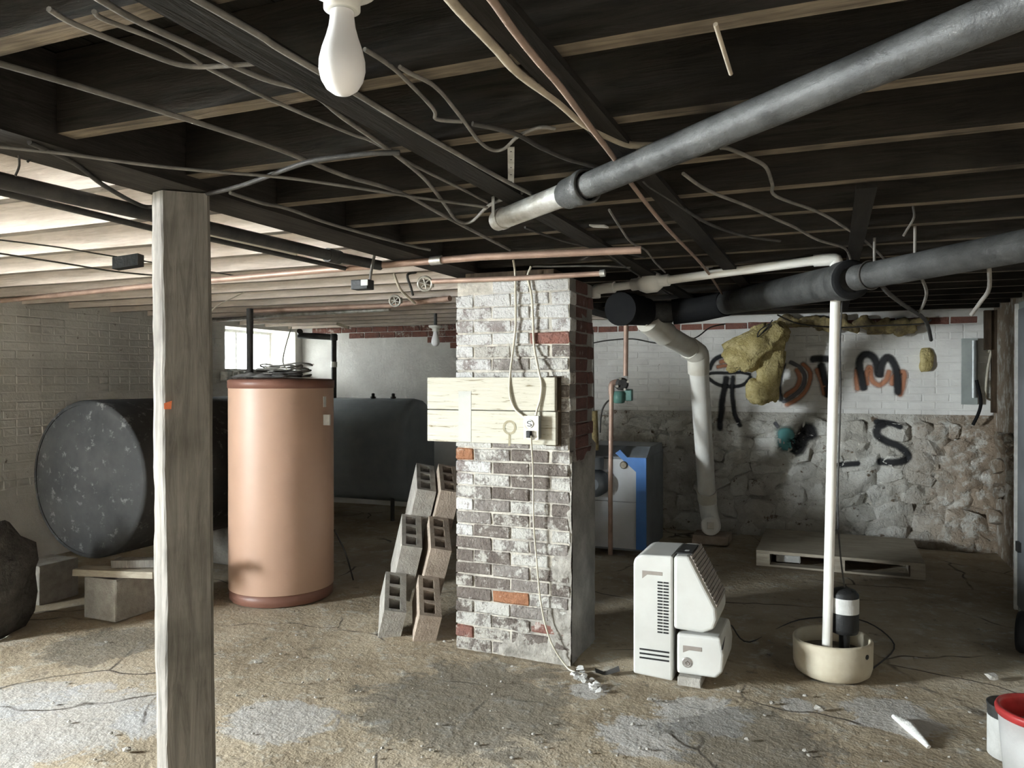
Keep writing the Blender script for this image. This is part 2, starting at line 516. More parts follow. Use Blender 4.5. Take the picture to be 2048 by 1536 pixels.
M['glass_dimmed'].name = 'dimmed_window_glass'
for nd in M['glass_dimmed'].node_tree.nodes:
    if nd.type == 'BSDF_TRANSPARENT': nd.inputs['Color'].default_value = (0.22, 0.224, 0.22, 1)  # dark tint added so this window lets in less daylight
M['plasterlump'] = mat('white_plaster_chunk', (0.66, 0.65, 0.63), (0.5, 0.49, 0.46), 14, 0.95, 0, 0.6, 60)
M['rag'] = mat('dusty_grey_rag', (0.36, 0.345, 0.33), (0.22, 0.21, 0.2), 12, 0.95, 0, 0.5, 40)
M['soil'] = mat('dark_damp_dirt', (0.10, 0.092, 0.082), (0.05, 0.046, 0.042), 9, 0.95, 0, 0.9, 30, 0.1, None, 0.35, 0.65, 0.03)
M['earth'] = mat('outdoor_bounce_ground', (0.55, 0.54, 0.51), (0.46, 0.45, 0.42), 3, 0.95)

# ------------------------------------------------------------------ setting: floor
def struct(o, label=None):
    o['kind'] = 'structure'
    if label: o['label'] = label
    return o
nx, ny = 130, 180
b = MB()
vv = []
for j in range(ny + 1):
    for i in range(nx + 1):
        x = XL - 0.02 + (XR - XL + 0.04) * i / nx
        y = YF + (YB - YF) * j / ny
        z = noise.fractal(Vector((x * 1.6, y * 1.6, 0)), 1.0, 2.0, 4) * 0.010 - 0.006
        vv.append((x, y, min(z, 0.004)))
b.add(vv, [(j * (nx + 1) + i, j * (nx + 1) + i + 1, (j + 1) * (nx + 1) + i + 1, (j + 1) * (nx + 1) + i)
           for j in range(ny) for i in range(nx)], True)
struct(b.build('floor', M['floor'], fix=False), 'worn stained concrete basement floor')
struct(MB().box((XL - 8, YF - 4, -0.4), (XL - 0.452, YB + 6, 0.64)).build('ground_outside', M['earth']), 'pale unseen ground outside the basement windows, toned to bounce daylight')  # unseen ground, its pale tone raised to bounce daylight onto the joists

# brick mesh variants
def brick_mesh(name, L, D, Hh, ch, jit, seed):
    bm = bmesh.new()
    bmesh.ops.create_cube(bm, size=1)
    for v in bm.verts:
        v.co = Vector((v.co.x * L, v.co.y * D, v.co.z * Hh))
    bmesh.ops.bevel(bm, geom=bm.edges[:], offset=ch, segments=1, affect='EDGES')
    rnd = random.Random(seed)
    for v in bm.verts:
        v.co += Vector([rnd.uniform(-jit, jit) for _ in range(3)])
    me = bpy.data.meshes.new(name)
    bm.to_mesh(me)
    bm.free()
    return me
WB = []
for i in range(5):
    me = brick_mesh('wall_brick', 0.209, 0.05, 0.0645, 0.006, 0.0022, i)
    me.materials.append(M['wall_white'])
    WB.append(me)
WH = []
for i in range(3):
    me = brick_mesh('wall_brick_header', 0.102, 0.05, 0.0645, 0.006, 0.0022, 20 + i)
    me.materials.append(M['wall_white'])
    WH.append(me)

# wall_left with three window openings
b = MB()
TH = 0.45
ys = [YF - 0.1]
for (y0, y1, z0, z1) in sorted(WINDOWS):
    ys += [y0, y1]
ys.append(YB + 0.3)
for k in range(0, len(ys), 2):
    b.box((XL - TH, ys[k], -0.3), (XL, ys[k + 1], ZP + 0.1))
for (y0, y1, z0, z1) in WINDOWS:
    b.box((XL - TH, y0, -0.3), (XL, y1, z0))
    b.box((XL - TH, y0, z1), (XL, y1, ZP + 0.1))
wall_left = struct(b.build('wall_left', M['wall_left']), 'grey whitewashed brick side wall behind the tanks')
rnd = random.Random(3)
CH = 0.0685
for r in range(8, 30):
    z = r * CH + 0.02
    off = 0.107 if r % 2 else 0
    if z > 2.05: break
    for k in range(0, 16):
        y = 3.62 + k * 0.214 + off
        if y > 6.33: continue
        hd = r % 6 == 3
        if hd:
            for q in (-0.053, 0.053):
                inst(rnd.choice(WH), 'brick', (XL - 0.0215 + rnd.uniform(-0.002, 0.002), y + q, z), wall_left, (0, 0, PI / 2), (1, 1, 1), M['wall_left'])
        else:
            inst(rnd.choice(WB), 'brick', (XL - 0.0215 + rnd.uniform(-0.002, 0.002), y, z), wall_left, (0, 0, PI / 2), (1, 1, 1), M['wall_left'])

# windows
for i, (y0, y1, z0, z1) in enumerate(WINDOWS):
    wn = thing('window_%d' % (i + 1), (XL - 0.40, (y0 + y1) / 2, z0), None, None, None, 'structure')
    wn['label'] = ['small bright basement window above the tan tank', 'basement window in the side wall out of view', 'basement window in the side wall behind the viewer'][i]
    fr = MB()
    x0, x1 = XL - 0.42, XL - 0.37
    e = 0.03
    fr.box((x0, y0, z0), (x1, y1, z0 + e)).box((x0, y0, z1 - e), (x1, y1, z1))
    fr.box((x0, y0, z0 + e), (x1, y0 + e, z1 - e)).box((x0, y1 - e, z0 + e), (x1, y1, z1 - e))
    fr.build('window_frame', M['plasterlump'], wn)
    ym = (y0 + y1) / 2
    MB().box((x0 + 0.01, ym - 0.012, z0 + e), (x1 - 0.01, ym + 0.012, z1 - e)).build('mullion', M['plasterlump'], wn)
    for a, c_ in ((y0 + e, ym - 0.012), (ym + 0.012, y1 - e)):
        MB().box((x0 + 0.02, a, z0 + e), (x0 + 0.024, c_, z1 - e)).build('pane', M['glass_dimmed' if i == 0 else 'glass'], wn)
    if i == 0:
        MB().box((XL - 0.37, y0 + 0.005, z0 - 0.02), (XL + 0.03, y1 - 0.005, z0 + 0.02)).wob(0.012, 9).build('window_sill', M['plasterlump'], wn)

# back wall
b = MB()
b.box((XL - 0.3, YB, -0.3), (XR + 0.4, YB + 0.35, ZP + 0.1))
wall_back = struct(b.build('wall_back', M['wall_white']), 'whitewashed back wall with brick above rubble stone')
ZS = 1.13
rnd = random.Random(11)
for r in range(0, 14):
    z = ZS + 0.034 + r * CH
    if z > 2.04: break
    off = 0.107 if r % 2 else 0
    for k in range(-1, 18):
        x = -2.35 + k * 0.214 + off
        if x < -2.5 or x > XR - 0.1: continue
        top = z > 1.97
        m = M['b_red'] if top else M['wall_white']
        if r % 6 == 4:
            for q in (-0.053, 0.053):
                inst(rnd.choice(WH), 'brick', (x + q, YB + 0.0215 + rnd.uniform(-0.0022, 0.0022), z), wall_back, (0, 0, 0), (1, 1, 1), m)
        else:
            inst(rnd.choice(WB), 'brick', (x, YB + 0.0215 + rnd.uniform(-0.0022, 0.0022), z), wall_back, (0, 0, 0), (1, 1, 1), m)
for r in range(12, 14):       # bare red bricks at the top of the plastered stretch
    z = ZS + 0.034 + r * CH
    for k in range(0, 12):
        x = -5.85 + k * 0.214 + (0.107 if r % 2 else 0)
        if r == 12 and k < 3: continue
        inst(rnd.choice(WB), 'brick', (x, YB + 0.018, z), wall_back, (0, 0, 0), (1, 1, 1), M['b_red'])
for q, r in ((-3.97, 11), (-3.86, 10), (-4.15, 11)):
    inst(rnd.choice(WB), 'brick', (q, YB + 0.018, ZS + 0.034 + r * CH), wall_back, (0, 0, 0), (1, 1, 1), M['b_red'])

# rubble stone foot of the back wall
b = MB()
gx, gz = 150, 52
vv = []
for j in range(gz + 1):
    for i in range(gx + 1):
        x = -2.6 + (XR + 0.05 + 2.6) * i / gx
        z = ZS * 1.02 * j / gz
        k = min(1, (gz - j) / 6)
        foot = max(0, 0.35 - z) * 0.35
        y = YB - 0.012 - k * (0.05 + foot + 0.075 * noise.fractal(Vector((x * 5, z * 5, 3)), 0.8, 2.1, 4))
        vv.append((x, y, z))
b.add(vv, [(j * (gx + 1) + i, j * (gx + 1) + i + 1, (j + 1) * (gx + 1) + i + 1, (j + 1) * (gx + 1) + i)
           for j in range(gz) for i in range(gx)], True)
rub = b.build('rubble_face', M['mortar_rough'], wall_back, fix=False)
STN = []
for i in range(9):
    rd = random.Random(40 + i)
    bm = bmesh.new()
    for k in range(22):
        u = Vector((rd.gauss(0, 1), rd.gauss(0, 1), rd.gauss(0, 1))).normalized()
        p = Vector((abs(u.x) ** 0.6 * math.copysign(1, u.x), abs(u.y) ** 0.7 * math.copysign(1, u.y), abs(u.z) ** 0.6 * math.copysign(1, u.z)))
        bm.verts.new(p * rd.uniform(0.42, 0.52))
    r_ = bmesh.ops.convex_hull(bm, input=bm.verts[:])
    bmesh.ops.delete(bm, geom=[g for g in r_['geom_interior'] if isinstance(g, bmesh.types.BMVert)], context='VERTS')
    me = bpy.data.meshes.new('rubble_stone')
    bm.to_mesh(me)
    bm.free()
    me.materials.append(M['stone'])
    STN.append(me)
rnd = random.Random(5)
z = 0.06
while z < ZS - 0.06:
    hgt = rnd.uniform(0.13, 0.22)
    x = -2.45 + rnd.uniform(0, 0.15)
    while x < XR + 0.05:
        wd = rnd.uniform(0.16, 0.36)
        foot = max(0, 0.35 - z) * 0.35
        inst(rnd.choice(STN), 'stone', (x + wd / 2, YB - 0.045 - foot, z + rnd.uniform(-0.03, 0.03)), wall_back,
             (rnd.uniform(-0.15, 0.15), rnd.uniform(-0.35, 0.35), rnd.uniform(-0.2, 0.2)),
             (wd * 1.12, rnd.uniform(0.05, 0.13), hgt * rnd.uniform(0.95, 1.25)))
        x += wd * 0.98
    z += hgt * 0.92

# right wall
b = MB()
b.box((XR, YF - 0.1, -0.3), (XR + 0.35, YB + 0.3, ZP + 0.1))
wall_right = struct(b.build('wall_right', M['mortar_rough']), 'rough parged stone side wall at the right')
rnd = random.Random(9)
for k in range(26):
    y = rnd.uniform(4.9, 7.6)
    inst(rnd.choice(STN), 'stone', (XR - 0.01, y, rnd.uniform(0.05, 1.0)), wall_right,
         (rnd.uniform(-0.2, 0.2), rnd.uniform(-0.2, 0.2), PI / 2 + rnd.uniform(-0.2, 0.2)),
         (rnd.uniform(0.2, 0.36), rnd.uniform(0.1, 0.2), rnd.uniform(0.15, 0.25)))
b = MB().box((XL - 0.3, YF - 0.3, -0.3), (XR + 0.35, YF, ZP + 0.1))
struct(b.build('wall_front', M['wall_left']), 'basement wall behind the viewer')

# ceiling: subfloor planks, joists, girder
ceil_o = thing('ceiling', (-2, 3, ZP), 'dark timber ceiling of joists and subfloor planks', None, None, 'structure')
rnd = random.Random(21)
x = XL - 0.1
PW = 0.135
while x < XR + 0.1:
    pale = x < -1.95
    MB().box((x + 0.002, YF, ZP + rnd.uniform(0, 0.006)), (x + PW - 0.002, YB + 0.05, ZP + 0.03)).build(
        'plank', M['plank_pale'] if pale else M['plank_dark'], ceil_o)
    x += PW
MB().box((XL - 0.5, YF - 0.2, ZP + 0.032), (XR + 0.4, YB + 0.3, ZP + 0.06)).build('upper_floor', M['plank_dark'], ceil_o)
GX0, GX1 = -1.965, -1.775
JY = [0.95 + 0.41 * k for k in range(-8, 17)]
for k, y in enumerate(JY):
    for (a, e, pale) in ((XL + 0.004, GX0 - 0.003, True), (GX1 + 0.003, XR - 0.004, False)):
        if pale and False: continue
        j = MB()
        n = 14
        ww, hh = 0.052, ZP - ZJ - 0.001
        vv = []
        for i in range(n + 1):
            xx = a + (e - a) * i / n
            dz = 0.004 * noise.noise(Vector((xx * 1.3, y * 3, 1)))
            dy = 0.006 * noise.noise(Vector((xx * 0.8, y * 3, 7)))
            vv += [(xx, y - ww / 2 + dy, ZJ + dz), (xx, y + ww / 2 + dy, ZJ + dz), (xx, y + ww / 2 + dy, ZJ + hh), (xx, y - ww / 2 + dy, ZJ + hh)]
        ff = []
        for i in range(n):
            for q in range(4):
                ff.append((i * 4 + q, i * 4 + (q + 1) % 4, (i + 1) * 4 + (q + 1) % 4, (i + 1) * 4 + q))
        ff += [(0, 1, 2, 3), (n * 4 + 3, n * 4 + 2, n * 4 + 1, n * 4)]
        j.add(vv, ff)
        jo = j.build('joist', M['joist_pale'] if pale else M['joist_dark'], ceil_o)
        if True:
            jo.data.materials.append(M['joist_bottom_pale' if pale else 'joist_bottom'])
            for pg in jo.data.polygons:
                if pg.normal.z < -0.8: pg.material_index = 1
b = MB().box((GX0, YF + 0.01, ZJ - 0.03), (GX1, YB - 0.002, ZP - 0.002))
b.build('girder', M['girder'], ceil_o)
for xx, y0, y1, wd in ((-0.955, 0.2, 6.2, 0.085), (-0.50, 0.2, 6.8, 0.07), (0.1, 2.6, 7.0, 0.06)):
    MB().box((xx - wd / 2, y0, ZJ - 0.022), (xx + wd / 2, y1, ZJ - 0.006)).build('running_board', M['runner'], ceil_o)

# ------------------------------------------------------------------ brick chimney pillar
PX0, PX1, PY0, PY1 = -1.88, -1.23, 3.747, 4.16
pil = thing('brick_pillar', ((PX0 + PX1) / 2, (PY0 + PY1) / 2, 0), 'square brick chimney pillar with peeling white paint in the middle of the basement', 'pillar')
NC = 29
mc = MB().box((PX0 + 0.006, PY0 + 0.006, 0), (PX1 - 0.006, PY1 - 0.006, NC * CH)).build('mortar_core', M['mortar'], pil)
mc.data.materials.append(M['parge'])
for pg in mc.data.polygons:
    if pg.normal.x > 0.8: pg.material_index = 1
MB().cbox((PX0 + 0.04, PY0 + 0.03, NC * CH), (PX1 - 0.10, PY1 - 0.04, ZJ - 0.031), 0.006).build('bearing_pad', M['oldwood'], pil)
PS = [brick_mesh('pillar_brick', 0.210, 0.098, 0.0625, 0.005, 0.0034, 60 + i) for i in range(6)]
PH = [brick_mesh('pillar_brick_header', 0.102, 0.098, 0.0625, 0.005, 0.0034, 80 + i) for i in range(4)]
PD = [brick_mesh('pillar_brick_side', 0.200, 0.098, 0.0625, 0.005, 0.0034, 90 + i) for i in range(4)]
for me in PS + PH + PD:
    me.materials.append(M['b_grey'])
rnd = random.Random(17)
REDS = [(1098, 650), (1112, 676), (1062, 672), (945, 1222), (1000, 1225), (940, 1248), (1085, 1250), (1050, 1130)]
ORG = [(952, 905), (1040, 1193)]
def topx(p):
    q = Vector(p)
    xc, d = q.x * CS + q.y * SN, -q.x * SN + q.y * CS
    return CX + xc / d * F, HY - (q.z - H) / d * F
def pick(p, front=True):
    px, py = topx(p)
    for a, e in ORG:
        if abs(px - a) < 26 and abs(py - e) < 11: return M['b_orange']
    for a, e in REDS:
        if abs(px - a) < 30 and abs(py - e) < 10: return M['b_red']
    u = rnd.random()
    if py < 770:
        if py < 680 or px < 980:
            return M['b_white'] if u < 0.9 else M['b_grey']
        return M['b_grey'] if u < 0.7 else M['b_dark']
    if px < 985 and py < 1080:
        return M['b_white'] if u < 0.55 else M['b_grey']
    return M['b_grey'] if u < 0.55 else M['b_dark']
for r in range(NC):
    z = r * CH + CH / 2
    wob = lambda: rnd.uniform(-0.0035, 0.0035)
    row = []
    if r % 2 == 0:
        for k in range(3):
            row.append((PX0 + 0.1035 + k * 0.2165, 0.206, PS))
    else:
        row.append((PX0 + 0.0495, 0.099, PH))
        row.append((PX0 + 0.108 + 0.1035, 0.206, PS))
        row.append((PX0 + 0.108 + 0.2165 + 0.1035, 0.206, PS))
        row.append((PX1 - 0.0495 - 0.0, 0.099, PH))
    if r == NC - 1:
        row = row[1:]
    for (x, L, S) in row:
        p = (x, PY0 + 0.049 + wob(), z)
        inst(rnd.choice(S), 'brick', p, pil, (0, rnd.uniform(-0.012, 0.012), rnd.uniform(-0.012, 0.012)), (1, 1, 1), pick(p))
        p = (x, PY1 - 0.049 + wob(), z)
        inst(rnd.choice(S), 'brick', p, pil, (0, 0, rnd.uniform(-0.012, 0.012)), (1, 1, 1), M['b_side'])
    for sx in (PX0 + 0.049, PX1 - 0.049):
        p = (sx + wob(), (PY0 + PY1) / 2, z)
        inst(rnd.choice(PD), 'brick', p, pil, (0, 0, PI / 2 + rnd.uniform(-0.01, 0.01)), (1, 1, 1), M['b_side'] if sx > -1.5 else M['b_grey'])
# smeared cement on the lower right side and the foot
b = MB()
gn = 26
vv = []
for j in range(gn * 2 + 1):
    for i in range(12 + 1):
        y = PY0 + 0.01 + (PY1 - PY0) * i / 12
        z = 1.25 * j / (gn * 2)
        q = noise.fractal(Vector((y * 6, z * 5, 0)), 1.0, 2.0, 3)
        edge = 0.012 if z < 1.05 + 0.1 * q else -0.02
        vv.append((PX1 + edge * 0.6 + 0.006 * q, y, z))
b.add(vv, [(j * 13 + i, j * 13 + i + 1, (j + 1) * 13 + i + 1, (j + 1) * 13 + i) for j in range(gn * 2) for i in range(12)], True)
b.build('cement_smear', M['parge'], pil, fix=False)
b = MB()
vv = []
for j in range(81):
    for i in range(41):
        x = PX0 + (PX1 + 0.006 - PX0) * i / 40
        z = 1.05 * j / 80
        q = noise.fractal(Vector((x * 7, 3, z * 7)), 1.0, 2.0, 4)
        want = (i / 40 - 0.72) * 0.030 + (0.5 - z) * 0.016 + 0.016 * q - 0.002
        if z < 0.06: want += 0.012
        vv.append((x, PY0 + 0.008 - max(-0.01, min(want, 0.020)), z))
b.add(vv, [(j * 41 + i, j * 41 + i + 1, (j + 1) * 41 + i + 1, (j + 1) * 41 + i) for j in range(80) for i in range(40)], True)
b.build('cement_smear', M['parge_pale'], pil, fix=False)

# cream boards nailed to the pillar
bd = thing('backing_board', (-1.66, PY0 - 0.035, 1.13), 'cream painted plank board fixed across the brick pillar', 'board')
x0, x1 = -2.03, -1.295
MB().cbox((x0, PY0 - 0.052, 1.302), (x1, PY0 - 0.014, 1.474), 0.004).build('plank', M['cream'], bd)
MB().cbox((x0, PY0 - 0.052, 1.128), (x1 + 0.005, PY0 - 0.014, 1.298), 0.004).build('plank', M['cream'], bd)
MB().box((x1 - 0.06, PY0 - 0.0135, 1.12), (x1 + 0.018, PY0 - 0.004, 1.48)).build('batten', M['oldwood'], bd)
MB().box((-1.84, PY0 - 0.0535, 1.131), (-1.765, PY0 - 0.0522, 1.40)).build('paint_patch', M['cream_stain'], bd)
# drip ring mark
c0 = onY(1019, 855, PY0 - 0.053)
ring = MB()
n = 28
for k in range(n):
    a0, a1 = 2 * PI * k / n, 2 * PI * (k + 1) / n
    ring.add([c0 + Vector((math.cos(a) * r_, -0.0004, math.sin(a) * r_)) for a in (a0, a1) for r_ in (0.026, 0.038)], [(0, 1, 3, 2)])
ring.add([c0 + Vector((x, -0.0004, z)) for x, z in ((-0.006, -0.036), (0.006, -0.036), (0.005, -0.095), (-0.007, -0.095))], [(0, 1, 2, 3)])
ring.build('stain_ring', M['stain_ring'], bd)

# outlet box with plug cable
ob = onY(1066, 855, PY0 - 0.075)
bx = thing('outlet_box', (ob.x, PY0 - 0.053, ob.z - 0.06), 'small grey steel outlet box on the cream board', 'outlet box')
MB().cbox((ob.x - 0.037, PY0 - 0.098, ob.z - 0.058), (ob.x + 0.037, PY0 - 0.0535, ob.z + 0.058), 0.004).build('box_body', M['conduit'], bx)
MB().cbox((ob.x - 0.040, PY0 - 0.101, ob.z - 0.061), (ob.x + 0.040, PY0 - 0.0982, ob.z + 0.061), 0.001).build('cover_plate', M['galv'], bx)
pl = MB().lathe((ob.x - 0.008, PY0 - 0.101, ob.z + 0.02), [(0.021, 0), (0.021, 0.004), (0.019, 0.006)], 24, (0, -1, 0)).build('receptacle', M['porcelain'], bx)
sv = [Vector((ob.x - 0.008 + 0.011 * math.cos(a), PY0 - 0.1075, ob.z + 0.027 + 0.006 * math.sin(a))) for a in [0.5, 1.2, 2, 2.8, 3.6, 4.4]]
sv += [Vector((ob.x - 0.008 + 0.011 * math.cos(a), PY0 - 0.1075, ob.z + 0.014 + 0.006 * math.sin(a))) for a in [1.2, 0.4, -0.4, -1.2, -2, -2.8]]
MB().tube(sv, 0.002, 6, True, 2).build('slot_mark', M['black'], pl)
MB().cbox((ob.x - 0.02, PY0 - 0.125, ob.z - 0.05), (ob.x + 0.004, PY0 - 0.1015, ob.z - 0.015), 0.004).build('plug', M['black'], bx)

def cable(name, pts, r, m, label, cat='cable', group=None, res=5, n=7):
    o = MB().tube(pts, r, n, True, res).build(name, m)
    return tag(o, label, cat, group)
yb = PY0 - 0.016
def pc(px, py, e=0.0): return onY(px, py, yb - e)
cable('cable', [pc(1026, 520, 0.01), pc(1030, 545), pc(1031, 600), pc(1031, 650), pc(1026, 700), pc(1021, 740, 0.03), pc(1019, 785, 0.046), pc(1028, 815, 0.046), pc(1045, 832, 0.05), pc(1055, 838, 0.06)],
      0.006, M['whitecable'], 'left cream cable running down the pillar face to the outlet box')
cable('cable', [pc(1062, 533, 0.01), pc(1055, 555), pc(1063, 590), pc(1066, 640), pc(1068, 690), pc(1077, 740, 0.03), pc(1083, 768, 0.046), pc(1081, 795, 0.046), pc(1074, 820, 0.05), pc(1070, 838, 0.06)],
      0.006, M['whitecable'], 'right cream cable curving down the pillar face into the outlet box')
gp = gr(1175, 1355)
cable('power_cord', [pc(1062, 872, 0.105), pc(1063, 890, 0.08), pc(1066, 950, 0.04), pc(1067, 1040, 0.03), pc(1073, 1120, 0.025), pc(1083, 1215, 0.02), pc(1102, 1285, 0.03), gr(1132, 1333, 0.012), gr(1150, 1345, 0.008), gp + Vector((0, 0, 0.008))],
      0.0045, M['whitecable'], 'thin beige cord hanging from the outlet box down to the floor', 'cord')

# ------------------------------------------------------------------ timber post
pc0 = at(361, 760, 2.42)
ax = Vector((CS, SN, 0)); dn = Vector((-pc0.x, -pc0.y, 0)).normalized(); rt = Vector((-dn.y, dn.x, 0))
post = thing('timber_post', (pc0.x, pc0.y, 0), 'rough grey timber post holding up the ceiling girder', 'post')
b = MB()
prof = [(-0.082, 0.035), (-0.075, -0.02), (-0.052, -0.062), (-0.046, -0.068), (0.078, -0.072), (0.086, -0.062), (0.086, 0.07), (0.07, 0.086), (-0.06, 0.086), (-0.08, 0.07)]
nz_ = 60
npf = len(prof)
vv = []
for j in range(nz_ + 1):
    z = 2.036 * j / nz_
    for (u, q) in prof:
        p = Vector((pc0.x, pc0.y, z)) + rt * (u + 0.012 * (1 - z / 2.0)) - dn * q
        nn = noise.noise_vector(Vector((u * 30, q * 30, z * 2.5))) * 0.004
        if u < -0.04: nn += noise.noise_vector(Vector((u * 60, q * 60, z * 14))) * 0.004
        vv.append(p + Vector((nn.x, nn.y, 0)))
ff = [(j * npf + i, j * npf + (i + 1) % npf, (j + 1) * npf + (i + 1) % npf, (j + 1) * npf + i) for j in range(nz_) for i in range(npf)]
ff += [tuple(range(npf)), tuple(range(nz_ * npf, (nz_ + 1) * npf))]
b.add(vv, ff)
b.build('post_shaft', M['post'], post)
tp = at(336, 812, 2.33)
tg = MB()
tg.add([Vector((pc0.x, pc0.y, tp.z)) + rt * u + dn * 0.0755 + Vector((0, 0, z)) for u, z in ((-0.046, -0.010), (-0.026, -0.010), (-0.024, 0.016), (-0.046, 0.008))], [(0, 1, 2, 3)])
tg.add([Vector((pc0.x, pc0.y, tp.z)) + rt * u + dn * 0.0738 + Vector((0, 0, z)) for u, z in ((-0.046, -0.010), (-0.026, -0.010), (-0.024, 0.016), (-0.046, 0.008))], [(3, 2, 1, 0)])
tg.build('orange_tag', M['orange'], post)['label'] = 'small orange tape tag'

# ------------------------------------------------------------------ tan water tank
tc = Vector((-3.46, 4.25, 0))
tk = thing('water_tank', tc, 'tall tan cylindrical hot water tank with red-brown rim', 'tank')
R = 0.345
MB().lathe(tc + Vector((0, 0, 0.075)), [(R, 0), (R, 1.33)], 64).build('jacket', M['browntank'], tk)
MB().lathe(tc, [(R - 0.012, 0), (R - 0.004, 0.01), (R - 0.004, 0.07), (R - 0.02, 0.076)], 64).build('base_ring', M['brownrim'], tk)
MB().lathe(tc + Vector((0, 0, 1.404)), [(R - 0.01, 0), (R + 0.005, 0.002), (R + 0.005, 0.052), (R - 0.006, 0.060), (R - 0.03, 0.064), (0.02, 0.072)], 64).build('lid', M['brownrim'], tk)
d_ = Vector((CS, SN, 0)) * 0.93 - Vector((-SN, CS, 0)) * 0.36
for (ang, z, s) in ((0.0, 1.33, 0.03),):
    p = tc + d_ * (R + 0.001) + Vector((0, 0, z))
    tt = Vector((-d_.y, d_.x, 0))
    MB().obox(p - tt * s / 2 - d_ * 0.001 - Vector((0, 0, 0.05)), tt * s, d_ * 0.004, Vector((0, 0, 0.07))).build('label_sticker', M['paper'], tk)
    MB().obox(p - tt * s / 2 + Vector((0, 0, -0.17)), tt * 0.012, d_ * 0.05, Vector((0, 0, 0.07))).build('paper_tag', M['paper'], tk)
rnd = random.Random(4)
# coil of wire and a rag on its top
zt = 1.474
cp = []
for k in range(60):
    a = k * 0.55
    rr_ = 0.11 + 0.03 * math.sin(k * 0.9)
    cp.append(tc + Vector((0.02 + rr_ * 1.5 * math.cos(a), rr_ * math.sin(a), zt + 0.012 + 0.0014 * k + 0.008 * math.sin(k * 1.7))))
cable('wire_coil', cp, 0.006, M['greycable'], 'coil of dusty grey wire lying on top of the tan tank', 'wire coil', None, 3)
cp = []
for k in range(26):
    a = k * 0.62 + 1
    rr_ = 0.07 + 0.03 * math.cos(k * 1.3)
    cp.append(tc + Vector((0.16 + rr_ * math.cos(a), -0.14 + rr_ * 0.9 * math.sin(a), zt + 0.010 + 0.0014 * k)))
cable('wire_coil', cp, 0.006, M['darkcable'], 'small dark coil of cord at the front of the tan tank top', 'wire coil', None, 3)
b = MB()
vv = []
for j in range(15):
    for i in range(25):
        u, v = i / 24 - 0.5, j / 14 - 0.5
        q = noise.fractal(Vector((u * 6, v * 6, 2)), 0.9, 2, 3)
        vv.append(tc + Vector((u * 0.5 - 0.02, v * 0.34 - 0.08, zt + 0.004 + max(0, 0.03 * q + 0.018) * (1 - (2 * u) ** 4) * (1 - (2 * v) ** 4))))
b.add(vv, [(j * 25 + i, j * 25 + i + 1, (j + 1) * 25 + i + 1, (j + 1) * 25 + i) for j in range(14) for i in range(24)], True)
tag(b.build('rag', M['rag'], fix=False), 'crumpled grey rag spread over the tan tank top', 'rag')

# ------------------------------------------------------------------ left round oil tank
oc = Vector((-4.46, 3.56, 0.815))
ot = thing('oil_tank', (oc.x, 4.4, 0.30), 'big round grey oil tank lying beside the timber post', 'tank')
RO = 0.515
b = MB()
b.lathe(oc, [(RO - 0.03, 0.0), (RO - 0.008, 0.004), (RO, 0.016), (RO, 1.62), (RO - 0.02, 1.64)], 72, (0, 1, 0), True, False)
b.build('shell', M['tankgrey'], ot)
b = MB()
b.lathe(oc + Vector((0, 0.004, 0)), [(0.001, -0.03), (0.2, -0.026), (0.36, -0.014), (RO - 0.03, 0.0)], 72, (0, 1, 0), True, False)
b.build('end_cap', M['tankgrey'], ot)
MB().lathe(oc + Vector((0, 1.64, 0)), [(RO - 0.02, 0), (0.3, 0.02), (0.001, 0.03)], 48, (0, 1, 0), True, False).build('end_cap', M['tankgrey'], ot)
# supports
def slab(name, a, bb, m, label, cat, group=None, seed=0, ch=0.008):
    return tag(MB().cbox(a, bb, ch, 0.003, seed).build(name, m), label, cat, group)
slab('concrete_block', (-4.24, 3.36, 0), (-3.97, 3.66, 0.255), M['block'], 'pale concrete block propping the front of the round oil tank', 'block', None, 1)
slab('concrete_block', (-4.98, 3.42, 0), (-4.72, 3.70, 0.255), M['block'], 'dark shaded concrete block under the far side of the round oil tank', 'block', None, 2)
slab('concrete_block', (-4.66, 4.75, 0), (-4.28, 5.0, 0.29), M['block'], 'concrete block under the rear of the round oil tank', 'block', None, 3)
pw = MB().obox((-4.30, 3.33, 0.258), (0.55, 0.10, 0.01), (-0.02, 0.11, 0), (0, 0, 0.04)).wob(0.006, 8)
tag(pw.build('wood_offcut', M['pallet']), 'pale split wood offcut wedged on the block under the tank', 'wood')
pw = MB().obox((-4.08, 3.42, 0.303), (0.52, 0.16, 0.02), (-0.03, 0.09, 0), (0, 0, 0.045)).wob(0.008, 8)
tag(pw.build('wood_offcut', M['post']), 'grey split wood offcut lying on top of the paler one', 'wood')
b = MB()
rg = Vector((oc.x + 0.25, 5.0, oc.z + 0.43))
bm = bmesh.new()
bmesh.ops.create_icosphere(bm, subdivisions=3, radius=1)
for v in bm.verts:
    v.co = Vector((v.co.x * 0.16, v.co.y * 0.16, v.co.z * 0.05)) * (1 + 0.5 * noise.noise(v.co * 2.4)) + rg
b.bm(bm, True)
tag(b.build('rag', M['rag']), 'dusty rag lying on the round oil tank beside the post', 'rag')
bm = bmesh.new()
bmesh.ops.create_icosphere(bm, subdivisions=3, radius=1)
rp = at(75, 1180, 4.7)
for v in bm.verts:
    v.co = Vector((v.co.x * 0.25, v.co.y * 0.25, v.co.z * 0.36)) * (1 + 0.35 * noise.noise(v.co * 1.8)) + Vector((-4.47, 2.92, 0.30))
tag(MB().bm(bm, True).build('rubble_heap', M['soil']), 'dark lumpy heap on the floor left of the round tank', 'heap')

